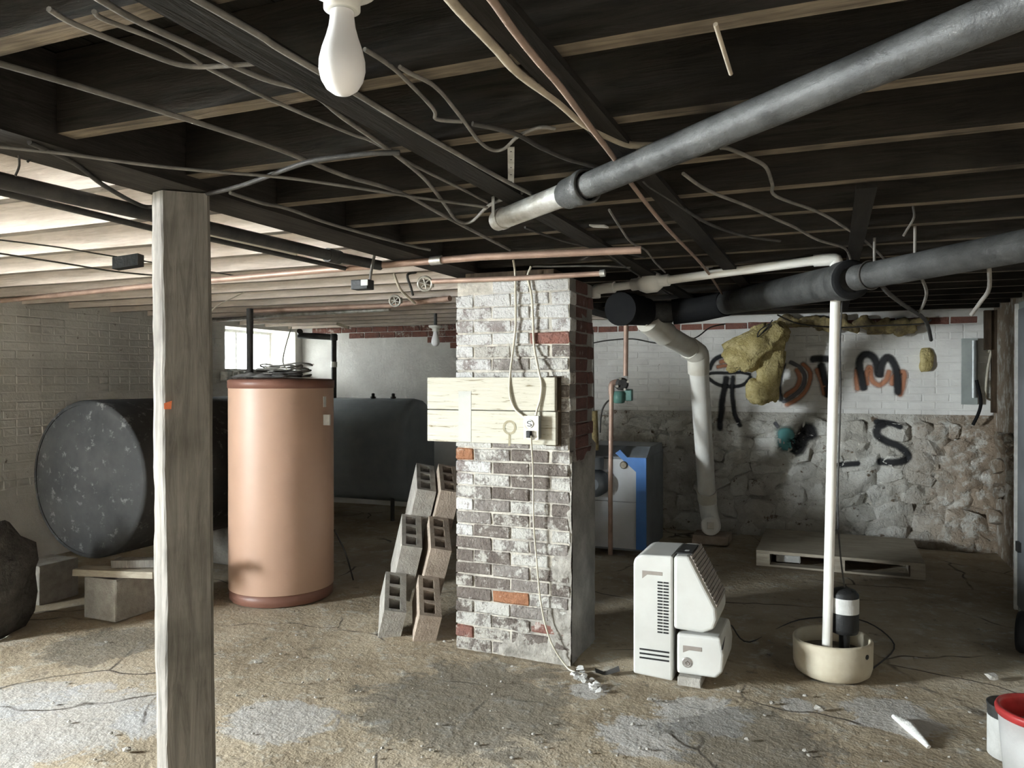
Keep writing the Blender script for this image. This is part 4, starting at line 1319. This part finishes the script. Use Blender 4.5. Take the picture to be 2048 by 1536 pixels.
MB().tube([(a.x - 0.005, YB - 0.12, a.z + 0.02), (a.x - 0.005, YB - 0.12, 1.80)], 0.022, 12).build('conduit', M['conduit'], ep)
a = at(1968, 760, 6.75)
sbx = thing('switch_box', a, 'small dark grey switch box beside the corner boards', 'switch box')
MB().cbox(a + Vector((-0.055, -0.05, -0.02)), a + Vector((0.055, 0.05, 0.24)), 0.006).build('box_body', M['castiron'], sbx)
MB().tube([a + Vector((-0.02, -0.01, -0.025)), a + Vector((-0.02, -0.01, -0.14))], 0.022, 12).build('connector', M['galv'], sbx)
cable('cable', [a + Vector((0.02, -0.07, 0.24)), at(1985, 690, 6.6), at(1975, 740, 6.55), at(1972, 790, 6.6), at(1982, 800, 6.62)], 0.010, M['whitecable'], 'pale cable curving beside the small switch box', 'cable', None, 5)
cable('cable', [onY(1953, 760, YB - 0.14), onY(1962, 800, YB - 0.15), onY(1958, 825, YB - 0.16), onY(1946, 850, YB - 0.15)], 0.014, M['rubber'], 'thick black cable end hanging below the grey channel', 'cable', None, 5)
cab = thing('steel_cabinet', (1.18, 5.2, 0), 'tall grey steel cabinet at the right picture edge', 'cabinet')
g0 = gr(2036, 1222)
MB().cbox((g0.x, 4.3, 0.005), (XR - 0.012, 5.74, 1.95), 0.006).build('body', M['greysteel'], cab)
MB().box((g0.x - 0.018, 5.70, 0.01), (g0.x - 0.0005, 5.735, 1.94)).build('corner_edge', M['plasterlump'], cab)
MB().box((g0.x - 0.012, 4.4, 0.05), (g0.x - 0.0005, 5.66, 1.9)).build('door', M['boilergrey'], cab)
MB().box((g0.x - 0.03, 5.55, 0.40), (g0.x - 0.0125, 5.62, 0.46)).build('latch', M['black'], cab)

# wheel in the dark at the right edge
wc = at(2050, 1290, 4.1)
wh = thing('cart_wheel', (wc.x, wc.y, 0), 'small dark rubber wheel in the shade at the right edge', 'wheel')
wz = 0.11
b = MB()
ctr = Vector((wc.x, wc.y, wz + 0.005))
axw = frame((0.75, -0.65, 0)).normalized()
b.lathe(ctr - axw * 0.03, [(0.06, 0.0), (0.10, 0.0), (0.11, 0.015), (0.11, 0.045), (0.10, 0.06), (0.06, 0.06)], 32, axw, True, False)
b.build('tyre', M['rubber'], wh)
MB().lathe(ctr - axw * 0.02, [(0.02, -0.01), (0.059, 0.0), (0.059, 0.04), (0.02, 0.05)], 24, axw).build('rim', M['castiron'], wh)

# ------------------------------------------------------------------ paint can and pail at lower right
cn = gr(2026, 1515)
cb = thing('paint_can', (cn.x, cn.y, 0), 'paint can with dark top and white label beside the pail', 'can')
MB().lathe((cn.x, cn.y, 0.002), [(0.078, 0), (0.083, 0.004), (0.083, 0.155)], 36, (0, 0, 1)).build('label_wrap', M['paper'], cb)
MB().lathe((cn.x, cn.y, 0.158), [(0.083, 0), (0.083, 0.035), (0.086, 0.038), (0.086, 0.045), (0.080, 0.046), (0.076, 0.040), (0.01, 0.039)], 36).build('upper_body', M['castiron'], cb)
pn = at(2090, 1420, 2.74)
pn.z = 0
pl = thing('pail', (pn.x, pn.y, 0), 'white plastic pail with a bright red rim at the lower right corner', 'pail')
MB().lathe((pn.x, pn.y, 0.002), [(0.115, 0), (0.120, 0.006), (0.140, 0.25), (0.135, 0.25), (0.115, 0.015)], 40, (0, 0, 1), True, False).build('pail_body', M['pail'], pl)
MB().lathe((pn.x, pn.y, 0.253), [(0.139, 0), (0.148, 0.004), (0.150, 0.022), (0.146, 0.032), (0.136, 0.032), (0.130, 0.020), (0.128, -0.05)], 40, (0, 0, 1), True, False).build('rim', M['red'], pl)
MB().lathe((pn.x, pn.y, 0.19), [(0.127, 0.0), (0.127, 0.006)], 32).wob(0.01, 14).build('red_filling', M['red'], pl)

# ------------------------------------------------------------------ light bulbs
def bulb_at(c, s, label_f, cat='light bulb', zt=2.066, rb=0.045):
    prof = [(0.002, -0.062), (0.012, -0.0605), (0.021, -0.054), (0.0275, -0.043), (0.0305, -0.030), (0.030, -0.017), (0.0265, -0.002), (0.021, 0.014), (0.0175, 0.027), (0.016, 0.038), (0.0155, 0.047)]
    f = thing('lamp_fixture', (c.x, c.y, c.z + 0.047 * s), label_f, cat)
    MB().lathe(c, [(r * s, h * s) for r, h in prof], 32).build('glass_bulb', M['bulb'], f)
    z0 = c.z + 0.048 * s
    MB().lathe((c.x, c.y, z0), [(0.020 * s, 0), (0.024 * s, 0.002), (0.024 * s, 0.018 * s), (0.030 * s, 0.022 * s), (0.046 * s, 0.028 * s), (0.050 * s, 0.034 * s), (0.050 * s, 0.042 * s)], 32).build('socket', M['porcelain'], f)
    MB().lathe((c.x, c.y, z0 + 0.0425 * s), [(rb * s, 0), (rb * s, max(0.005, zt - z0 - 0.0425 * s))], 8).build('ceiling_box', M['castiron'], f)
bc = at(685, 97, 1.02)
bulb_at(Vector((bc.x, bc.y, bc.z)), 1.0, 'large white unlit bulb in a porcelain socket close to the viewer')
fb = at(871, 676, 7.0)
bulb_at(fb, 1.25, 'small distant white bulb hanging beside the pillar', rb=0.012)

# ------------------------------------------------------------------ ceiling copper pipes
def pipe(name, pts, r, m, label, n=12):
    return cable(name, pts, r, M[m], label, 'pipe', None, 0, n)
o = thing('copper_pipe', up(640, 541, 2.02), 'long copper water pipe running under the joists across the basement', 'pipe')
MB().tube([up(-60, 607, 2.02), up(0, 602, 2.02), up(307, 571, 2.02), up(640, 541, 2.02), up(960, 514, 2.02), up(1282, 500, 2.02)], 0.0165, 14).build('copper_tube', M['copper'], o)
MB().tube([up(862, 522, 2.02), up(884, 520, 2.02)], 0.021, 14).build('coupling', M['galv'], o)
o = thing('copper_pipe', onY(1030, 557, PY0 - 0.05), 'short copper pipe crossing in front of the pillar top', 'pipe')
MB().tube([onY(865, 563, PY0 - 0.045), onY(1030, 557, PY0 - 0.045), onY(1205, 547, PY0 - 0.045)], 0.0135, 12).build('copper_tube', M['copper'], o)
MB().tube([onY(1200, 547, PY0 - 0.045), onY(1210, 546, PY0 - 0.045)], 0.018, 12).build('end_fitting', M['galv'], o)
pipe('copper_pipe', [up(510, 622, 2.03), up(783, 611, 2.03), up(900, 597, 2.03)], 0.02, 'copper', 'farther copper pipe leading to the gate valve left of the pillar')
pipe('copper_pipe', [up(420, 641, 2.04), up(600, 628, 2.035), up(780, 619, 2.03)], 0.016, 'galv', 'pale thin pipe under the far joists above the tan tank')
for i, (px, py, d, lb) in enumerate(((793, 601, 5.5, 'larger gate valve with a round handle under the far joists'), (853, 567, 4.3, 'smaller gate valve handle beside the pillar top'))):
    c_ = at(px, py, d)
    v_ = thing('gate_valve', c_, lb, 'valve')
    MB().tube([c_ + frame((-0.04, 0, 0)), c_ + frame((0.04, 0, 0))], 0.022, 12).build('valve_body', M['brass'], v_)
    s_ = frame((0, -1, -0.15)).normalized()
    MB().tube([c_, c_ + s_ * 0.07], 0.010, 8).build('stem', M['brass'], v_)
    u_ = s_.orthogonal().normalized(); q_ = s_.cross(u_)
    b = MB().tube([c_ + s_ * 0.07 + (u_ * math.cos(a) + q_ * math.sin(a)) * 0.038 for a in [k * PI / 12 for k in range(25)]], 0.007, 8)
    for k in range(3):
        a = k * PI / 3
        e_ = (u_ * math.cos(a) + q_ * math.sin(a)) * 0.038
        b.tube([c_ + s_ * 0.07 - e_, c_ + s_ * 0.07 + e_], 0.004, 6)
    b.build('hand_wheel', M['galv'], v_)
# gas pipes under the left joists
o = thing('gas_pipe', up(305, 428, 2.02), 'black gas pipe running behind the timber post under the left joists', 'pipe')
MB().tube([up(-200, 300, 2.02), up(0, 361, 2.02), up(305, 430, 2.02), up(665, 512, 2.02), up(760, 531, 2.02)], 0.024, 14).build('iron_tube', M['blackpipe'], o)
MB().tube([up(655, 510, 2.02), up(678, 515, 2.02)], 0.032, 14).build('coupling', M['blackpipe'], o)
pipe('gas_pipe', [up(-200, 322, 2.015), up(0, 384, 2.015), up(305, 457, 2.015), up(420, 478, 2.015), up(690, 537, 2.015)], 0.011, 'blackpipe', 'thinner black pipe parallel below the gas pipe')
pipe('conduit_tube', [up(412, 466, 2.015), up(592, 507, 2.015)], 0.009, 'whitecable', 'short pale conduit between the two black pipes')

# ------------------------------------------------------------------ cables stapled below the joists
def ceil(pts, z=2.058): return [up(x, y, z) for x, y in pts]
CB = [
 ('greycable', 0.0065, 2.055, [(-60, 112), (0, 128), (130, 165), (230, 195), (400, 247), (560, 300), (690, 352), (800, 385), (900, 438), (1020, 500)], 'long straight grey cable running from the left edge towards the pillar'),
 ('greycable', 0.006, 2.040, [(340, -30), (393, 0), (520, 72), (560, 99), (700, 181), (800, 242), (907, 304), (1010, 362), (1090, 402)], 'grey cable along the running board right of the big bulb'),
 ('greycable', 0.006, 2.056, [(150, -30), (200, 0), (280, 45), (400, 100), (520, 155), (600, 178), (640, 198), (684, 234), (764, 290), (846, 355), (890, 410), (914, 441), (942, 444), (976, 413), (1003, 400), (1044, 386)], 'wavy grey cable ending in a droop near the pipe strap'),
 ('greycable', 0.005, 2.056, [(100, 20), (154, 51), (290, 106), (369, 132), (444, 133), (564, 123)], 'short grey cable curving level left of the big bulb'),
 ('greycable', 0.0045, 2.060, [(190, 25), (212, 41), (325, 85), (390, 121), (417, 137), (547, 202), (700, 267), (747, 284), (822, 328), (925, 379), (975, 405)], 'thin grey cable below the level curving one'),
 ('greycable', 0.0045, 2.058, [(730, 100), (771, 126), (805, 154), (867, 219), (873, 239), (925, 244)], 'thin grey wire dropping right beside the big bulb'),
 ('greycable', 0.0045, 2.058, [(800, 135), (819, 147), (860, 167), (887, 191), (904, 212), (928, 243), (959, 284), (986, 301), (1010, 297), (1037, 273), (1078, 256), (1110, 258)], 'grey wire swinging in a loop above the pipe strap'),
 ('darkcable', 0.006, 2.052, [(945, 248), (1027, 267), (1078, 294), (1133, 318), (1181, 331), (1230, 345)], 'dark cable reaching the hub of the slanting pipe'),
 ('beigecable', 0.0095, 2.050, [(870, -35), (901, 0), (928, 31), (993, 99), (1037, 147), (1113, 202), (1164, 246), (1215, 273), (1260, 290), (1310, 292)], 'thick beige cable sweeping down to the slanting pipe'),
 ('pinkcable', 0.007, 2.034, [(950, -35), (983, 0), (1027, 62), (1078, 126), (1120, 174), (1174, 246), (1236, 328), (1266, 373), (1332, 455), (1407, 534), (1444, 588)], 'straight pinkish conduit on the running board behind the slanting pipe'),
 ('darkcable', 0.007, 2.036, [(60, 285), (147, 325), (205, 369), (273, 407), (308, 414), (376, 397), (479, 373), (564, 342), (615, 325), (651, 318), (737, 308), (800, 306)], 'black sagging cable passing in front of the post top'),
 ('greycable', 0.0045, 2.030, [(-40, 288), (0, 294), (130, 308), (308, 332), (444, 345), (564, 355), (700, 374), (819, 393), (975, 415)], 'thin pale cable crossing under the girder above the post'),
 ('greycable', 0.006, 2.032, [(461, 386), (526, 407), (574, 417), (646, 443), (728, 467), (824, 492), (860, 500)], 'grey cable running along the edge of the dark girder'),
 ('darkcable', 0.0035, 2.052, [(-40, 475), (0, 480), (120, 495), (210, 510), (305, 525), (430, 545), (480, 553)], 'thin black wire crossing the pale joists at left'),
 ('darkcable', 0.0045, 2.050, [(-40, 500), (0, 507), (130, 527), (230, 543), (310, 551)], 'lower black wire across the pale joists at left'),
 ('greycable', 0.0055, 2.054, [(1440, 296), (1457, 298), (1498, 315), (1531, 335), (1544, 369), (1552, 393), (1635, 424), (1689, 455), (1738, 489), (1771, 522)], 'kinked grey cable right of the slanting pipe'),
 ('darkcable', 0.006, 2.052, [(1285, 360), (1299, 373), (1345, 402), (1415, 447), (1490, 472), (1560, 482)], 'dark cable under the joists between the two big pipes'),
 ('greycable', 0.0055, 2.050, [(1366, 348), (1415, 381), (1498, 414), (1552, 439), (1589, 455), (1635, 480), (1689, 497), (1701, 522)], 'grey cable ending above the white pipe elbow'),
 ('greycable', 0.0045, 2.052, [(1218, 420), (1240, 455), (1262, 485), (1290, 500), (1310, 525), (1330, 545)], 'grey wire dropping past the end of the copper pipe'),
 ('darkcable', 0.005, 2.052, [(1050, 455), (1090, 470), (1150, 488), (1220, 500), (1290, 515)], 'dark wire just above the copper pipe by the pillar'),
 ('darkcable', 0.005, 2.045, [(1205, 500), (1260, 540), (1300, 565), (1340, 590)], 'dark wire behind the white pipe valve'),
 ('greycable', 0.005, 2.045, [(1065, 533), (1110, 533), (1200, 532), (1260, 535)], 'thin pale wire along the top of the pillar'),
]
for (m, r, z, pts, lb) in CB:
    cable('cable', ceil(pts, z), r, M[m], lb)
def hang(p):
    y = min(JY, key=lambda q: abs(q - p.y))
    return Vector((p.x, y, 2.069))
# loose drops and odd ends
cable('cable', [up(752, 488, 2.05), at(750, 505, 3.60), at(743, 540, 3.6), at(740, 562, 3.62)], 0.007, M['greycable'], 'short cable dropping into the black junction box', 'cable', None, 5)
jb = at(727, 571, 3.62)
j = thing('junction_box', jb, 'black junction box with a white tag under the copper pipe', 'junction box')
MB().cbox(jb + Vector((-0.05, -0.03, -0.02)), jb + Vector((0.04, 0.03, 0.025)), 0.004).build('box_body', M['black'], j)
MB().box(jb + Vector((0.008, -0.034, -0.005)), jb + Vector((0.045, -0.0305, 0.022))).build('white_tag', M['paper'], j)
cable('cable', [hang(at(785, 565, 4.4)), at(800, 578, 4.4), at(818, 596, 4.45), at(830, 607, 4.5)], 0.008, M['beigecable'], 'short beige cable hanging by the gate valves', 'cable', None, 4)
cable('cable', [hang(at(800, 538, 4.2)), at(815, 550, 4.2), at(822, 575, 4.25), at(826, 590, 4.3)], 0.007, M['darkcable'], 'short dark cable hanging by the gate valves', 'cable', None, 4)
cable('lath', [up(1430, 50, 2.045), up(1461, 149, 2.02)], 0.004, M['beigecable'], 'pale thin stick hanging from the dark ceiling at upper right', 'stick', None, 0)
cable('wire', [up(1825, 414, 2.06), at(1827, 435, 2.6), at(1813, 460, 2.6), at(1806, 472, 2.6)], 0.004, M['greycable'], 'short crooked wire dangling above the thick sewer pipe', 'wire', None, 4)
cable('wire', [at(1757, 562, 3.35), at(1775, 585, 3.4), at(1810, 612, 3.6), at(1850, 640, 4.0), at(1862, 680, 4.4)], 0.010, M['darkcable'], 'dusty dark cable hanging below the thick sewer pipe', 'wire', None, 4)
cable('wire', [at(1838, 548, 3.12), at(1852, 580, 3.3), at(1848, 605, 3.5), at(1838, 625, 3.8)], 0.007, M['greycable'], 'short grey wire hanging under the thick sewer pipe', 'wire', None, 4)
cable('wire', [at(1975, 512, 2.77), at(1978, 575, 2.95), at(1960, 605, 3.0), at(1942, 630, 3.05)], 0.008, M['greycable'], 'grey wire dangling at the right end of the sewer pipe', 'wire', None, 4)
cable('wire', [at(1555, 630, 5.9), at(1600, 648, 6.2), at(1680, 655, 6.4), at(1740, 652, 6.4), at(1840, 648, 6.4), at(1862, 640, 6.4)], 0.006, M['darkcable'], 'thin black wire along the insulation strip', 'wire', None, 4)
sb2 = up(1021, 300, 2.06)
wb = up(672, 650, 2.037)
o = MB().obox(wb, frame((0.12, 0, -0.04)), frame((0, 0.06, 0)), frame((0.01, 0, 0.03)))
tag(o.build('wood_scrap', M['pallet']), 'pale scrap of wood stuck under the joists above the tan tank', 'wood')
o = MB().obox(at(225, 538, 3.6), frame((0.115, 0.01, 0.02)), frame((0, 0.06, 0)), frame((0.0, 0, 0.055)))
tag(o.build('junction_box', M['black']), 'black box between the pale joists left of the post', 'junction box')
# thin strings and odd scraps hanging by the far window
cable('string', [hang(at(455, 590, 5.2)), at(430, 615, 5.2), at(418, 640, 5.2)], 0.004, M['whitecable'], 'pale string dangling beside the post in front of the window', 'string', None, 4)
cable('string', [at(583, 655, 6.9), at(572, 690, 6.6), at(566, 724, 6.2), tc + Vector((0.03, 0.05, 1.50))], 0.005, M['whitecable'], 'pale string stretched from the dark pipe to the tan tank top', 'string', None, 4)
o = MB().obox(up(1178, 452, 2.045), frame((0.06, 0.01, 0)), frame((0.02, 0.035, 0)), Vector((0, 0, 0.006)))
tag(o.build('paper_scrap', M['paper']), 'white scrap under the joists by the slanting pipe', 'scrap')
b = MB()
for k in range(4):
    q = onX(452 + k * 12, 752, XL + 0.06)
    b.cbox(q + Vector((-0.05, -0.035, -0.06)), q + Vector((0.05, 0.035, 0.05)), 0.012, 0.006, k)
tag(b.build('sill_rubble', M['plasterlump']), 'broken white plaster ledge under the bright window', 'plaster')
# wire hooks on the left
for k, (px, dy) in enumerate(((38, 52), (62, 25))):
    cable('hook', [up(px, 300, 2.05), at(px + 2, 300 + dy * 0.6, 2.02), at(px - 6, 300 + dy, 2.02)], 0.003, M['darkcable'], ['long wire hook hanging at the left edge', 'short wire hook hanging at the left edge'][k], 'hook', None, 4)
# thin copper capillary by tan tank
cable('copper_line', [at(668, 1060, 5.4), at(690, 1105, 5.3), gr(706, 1160, 0.006)], 0.006, M['darkcable'], 'thin dark drain hose beside the tan tank foot', 'hose', None, 4)

# ------------------------------------------------------------------ rubble on the floor
rnd = random.Random(77)
def chunk(c, s, m, label, cat, name, seed):
    bm = bmesh.new()
    rd = random.Random(seed)
    for k in range(14):
        u = Vector((rd.gauss(0, 1), rd.gauss(0, 1), rd.gauss(0, 1))).normalized()
        bm.verts.new(Vector((u.x * s[0], u.y * s[1], u.z * s[2])) + c)
    r_ = bmesh.ops.convex_hull(bm, input=bm.verts[:])
    bmesh.ops.delete(bm, geom=[g for g in r_['geom_interior'] if isinstance(g, bmesh.types.BMVert)], context='VERTS')
    return tag(MB().bm(bm).build(name, M[m]), label, cat)
o = MB()
a, e = gr(1790, 1440), gr(1862, 1500)
o.tube([a + Vector((0, 0, 0.012)), a.lerp(e, 0.4) + Vector((0.01, 0, 0.016)), e + Vector((0, 0, 0.010))], [0.012, 0.024, 0.008], 8).wob(0.012, 22)
tag(o.build('plaster_strip', M['plasterlump']), 'white broken plaster strip on the floor before the sump', 'plaster')
o = MB()
rd = random.Random(12)
for k in range(34):
    u = rd.random()
    c_ = gr(1148 + 52 * u + rd.uniform(-10, 10), 1342 + 44 * u + rd.uniform(-5, 5))
    s_ = rd.uniform(0.008, 0.026)
    bm = bmesh.new()
    for q in range(11):
        d_ = Vector((rd.gauss(0, 1), rd.gauss(0, 1), rd.gauss(0, 1))).normalized()
        bm.verts.new(Vector((d_.x * s_, d_.y * s_ * 1.3, d_.z * s_ * 0.45)) + c_ + Vector((0, 0, s_ * 0.35)))
    r_ = bmesh.ops.convex_hull(bm, input=bm.verts[:])
    bmesh.ops.delete(bm, geom=[g for g in r_['geom_interior'] if isinstance(g, bmesh.types.BMVert)], context='VERTS')
    o.bm(bm)
tag(o.build('plaster_heap', M['plasterlump']), 'little white plaster crumbs at the foot of the pillar', 'plaster', None, 'stuff')
c_ = gr(1215, 1350)
o = MB()
vv = []
for i in range(9):
    for j in range(4):
        u, v = i / 8, j / 3
        vv.append(c_ + frame((0.12 * (u - 0.5), 0.05 * (v - 0.5), 0.004 + 0.035 * abs(u - 0.4) * (1 + v * 0.4))))
o.add(vv, [(i * 4 + j, i * 4 + j + 1, (i + 1) * 4 + j + 1, (i + 1) * 4 + j) for i in range(8) for j in range(3)], True)
tag(o.build('torn_liner', M['darkcable'], fix=False), 'curled dark scrap on the floor at the pillar corner', 'scrap')
o = MB()
rd = random.Random(3)
for k in range(150):
    px, py = rd.uniform(30, 2000), 1240 + 290 * rd.random() ** 0.8
    c_ = gr(px, py)
    if PX0 - 0.05 < c_.x < PX1 + 0.05 and PY0 - 0.05 < c_.y: continue
    if c_.x > XR - 0.2: continue
    s = rd.uniform(0.003, 0.010) * (1.6 if rd.random() < 0.1 else 1)
    bm = bmesh.new()
    bmesh.ops.create_icosphere(bm, subdivisions=1, radius=s)
    for v in bm.verts:
        v.co = Vector((v.co.x * 1.3, v.co.y, v.co.z * 0.7)) * rd.uniform(0.7, 1.2) + c_ + Vector((0, 0, s * 0.4))
    o.bm(bm)
tag(o.build('floor_crumbs', M['block']), 'small stone crumbs scattered over the concrete floor', 'crumbs', None, 'stuff')
for k, (px, py, s, lb) in enumerate(((1640, 1362 + 60, 0.025, 'dark pebble on the floor in front of the sump'), (1300, 1405, 0.02, 'pebble in front of the dehumidifier'), (1985, 1360, 0.035, 'grey stone lying near the paint can'))):
    c_ = gr(px, py)
    chunk(c_ + Vector((0, 0, s * 0.45)), (s, s * 0.8, s * 0.55), 'block', lb, 'stone', 'pebble', 100 + k)

# ------------------------------------------------------------------ spray paint on the back wall, laid on its surface
bpy.context.view_layer.update()
dep = bpy.context.evaluated_depsgraph_get()
tv_, tf_ = [], []
for o in [wall_back] + list(wall_back.children):
    mw = o.matrix_world
    if o is not wall_back and o.name.startswith('rubble') is False and mw.translation.x < -2.0: continue
    base = len(tv_)
    tv_ += [mw @ v.co for v in o.data.vertices]
    tf_ += [tuple(base + i for i in p.vertices) for p in o.data.polygons]
bvh = BVHTree.FromPolygons(tv_, tf_)
def spray(name, col, soft=0.5):
    t = NT(name)
    at_ = t.n('ShaderNodeAttribute', attribute_name='edge')
    e = t.math('ADD', at_.outputs['Fac'], t.math('MULTIPLY', t.math('SUBTRACT', t.noise(26, 5, 0.7), 0.5), 0.35))
    al = t.math('MULTIPLY', t.step(e, 0.10, 0.10 + soft), 0.95)
    t.fin(col, 0.8)
    t.l(al, t.b.inputs['Alpha'])
    return t.m
M['sp_black'] = spray('black_spray_paint', (0.026, 0.026, 0.028), 0.75)
M['sp_orange'] = spray('orange_spray_paint', (0.50, 0.21, 0.11), 1.1)
M['sp_teal'] = spray('teal_spray_paint', (0.13, 0.36, 0.36), 0.7)
M['sp_grey'] = spray('grey_spray_paint', (0.13, 0.13, 0.14), 0.8)
def stroke(pts, wd, m, parent, name, lift=0.004):
    q = [onY(1370 + x / 3.864, 620 + y / 3.864, YB - 0.03) for x, y in pts]
    q = crom(q, 7)
    n = len(q)
    nw = 7
    L = [0.0]
    for i in range(1, n): L.append(L[-1] + (q[i] - q[i - 1]).length)
    vv, ed = [], []
    for i, p in enumerate(q):
        tn = (q[min(i + 1, n - 1)] - q[max(i - 1, 0)])
        tn = Vector((tn.x, 0, tn.z)).normalized()
        nm = Vector((-tn.z, 0, tn.x))
        endk = min(1, (L[i] + 0.004) / (wd * 0.6), (L[-1] - L[i] + 0.004) / (wd * 0.6))
        for k in range(nw):
            s = 2 * k / (nw - 1) - 1
            w_ = p + nm * s * wd * 0.85
            h = bvh.ray_cast(Vector((w_.x, YB - 0.8, w_.z)), Vector((0, 1, 0)), 2.0)
            y = (h[0].y if h[0] else YB) - lift
            vv.append(Vector((w_.x, y, w_.z)))
            ed.append(max(0.0, 1 - abs(s) ** 1.6) * endk)
    b = MB().add(vv, [(i * nw + k, i * nw + k + 1, (i + 1) * nw + k + 1, (i + 1) * nw + k) for i in range(n - 1) for k in range(nw - 1)], True)
    o = b.build(name, M[m], parent, fix=False)
    at_ = o.data.attributes.new('edge', 'FLOAT', 'POINT')
    at_.data.foreach_set('value', ed)
    return o
def graf(name, label, strokes):
    px, py = strokes[0][0][0]
    o = thing(name, onY(1370 + px / 3.864, 620 + py / 3.864, YB - 0.06), label, 'graffiti')
    for k, (pts, wd, m) in enumerate(strokes):
        stroke(pts, wd, m, o, 'paint_stroke', 0.004 + 0.0012 * k)
graf('sprayed_mushroom', 'black spray painted mushroom with orange cap on the white wall', [
    ([(250, 410), (300, 395), (370, 400)], 0.045, 'sp_orange'), ([(230, 445), (310, 430), (400, 440)], 0.04, 'sp_orange'),
    ([(185, 470), (195, 430), (225, 385), (270, 358), (320, 355), (365, 385), (420, 440), (460, 480)], 0.036, 'sp_black'),
    ([(155, 500), (220, 487), (330, 487), (430, 483), (510, 500)], 0.026, 'sp_black'),
    ([(155, 500), (200, 545), (270, 582), (380, 592), (460, 570), (512, 505)], 0.03, 'sp_black'),
    ([(320, 500), (305, 600), (285, 700), (280, 800), (275, 940)], 0.05, 'sp_black'),
    ([(370, 500), (362, 620), (370, 720), (390, 820), (445, 905)], 0.036, 'sp_black')])
graf('sprayed_letter', 'black and orange sprayed letter D behind the yellow insulation', [
    ([(850, 440), (885, 520), (860, 600), (790, 650), (765, 690)], 0.05, 'sp_orange'), ([(890, 400), (965, 480), (950, 590), (880, 680), (760, 745)], 0.045, 'sp_orange'),
    ([(770, 400), (735, 500), (725, 600), (745, 715)], 0.04, 'sp_black'), ([(800, 395), (880, 440), (925, 510), (905, 600), (830, 670), (745, 715)], 0.032, 'sp_grey')])
graf('sprayed_letter', 'black sprayed letter T beside the white riser pipe', [
    ([(1010, 430), (1060, 560), (1085, 680)], 0.06, 'sp_orange'), ([(955, 385), (1040, 375), (1120, 382), (1180, 385)], 0.055, 'sp_black'), ([(1045, 395), (1075, 520), (1100, 610), (1105, 690)], 0.055, 'sp_black')])
graf('sprayed_letter', 'black and orange sprayed letter M on the white brick', [
    ([(1335, 640), (1325, 520), (1335, 440)], 0.05, 'sp_orange'), ([(1405, 600), (1400, 500), (1430, 440), (1445, 540), (1500, 580), (1555, 540), (1585, 450)], 0.05, 'sp_orange'), ([(1600, 600), (1610, 520), (1690, 480), (1680, 600), (1650, 680)], 0.05, 'sp_orange'),
    ([(1385, 635), (1365, 520), (1345, 420), (1370, 355), (1425, 345), (1475, 400), (1500, 530)], 0.055, 'sp_black'), ([(1500, 530), (1520, 420), (1560, 365), (1605, 400), (1640, 500), (1645, 670)], 0.055, 'sp_black')])
graf('sprayed_blot', 'teal sprayed blot on the rubble wall', [([(785, 880), (785, 980), (795, 1110)], 0.13, 'sp_teal'), ([(690, 860), (730, 910)], 0.03, 'sp_grey')])
graf('sprayed_mark', 'black smeared N shaped spray mark beside the teal blot', [([(840, 960), (870, 1080), (915, 970), (955, 910), (990, 1020)], 0.10, 'sp_black')])
graf('sprayed_letter', 'black sprayed letter S on the rubble stone', [([(1450, 860), (1540, 868), (1610, 880), (1680, 910)], 0.04, 'sp_black'), ([(1560, 868), (1490, 905), (1485, 965), (1560, 1015), (1650, 1050), (1715, 1110), (1700, 1155), (1600, 1175), (1470, 1168)], 0.055, 'sp_black')])
graf('sprayed_line', 'short black sprayed dash low beside the riser pipe', [([(1170, 1200), (1260, 1188), (1360, 1180)], 0.04, 'sp_black')])
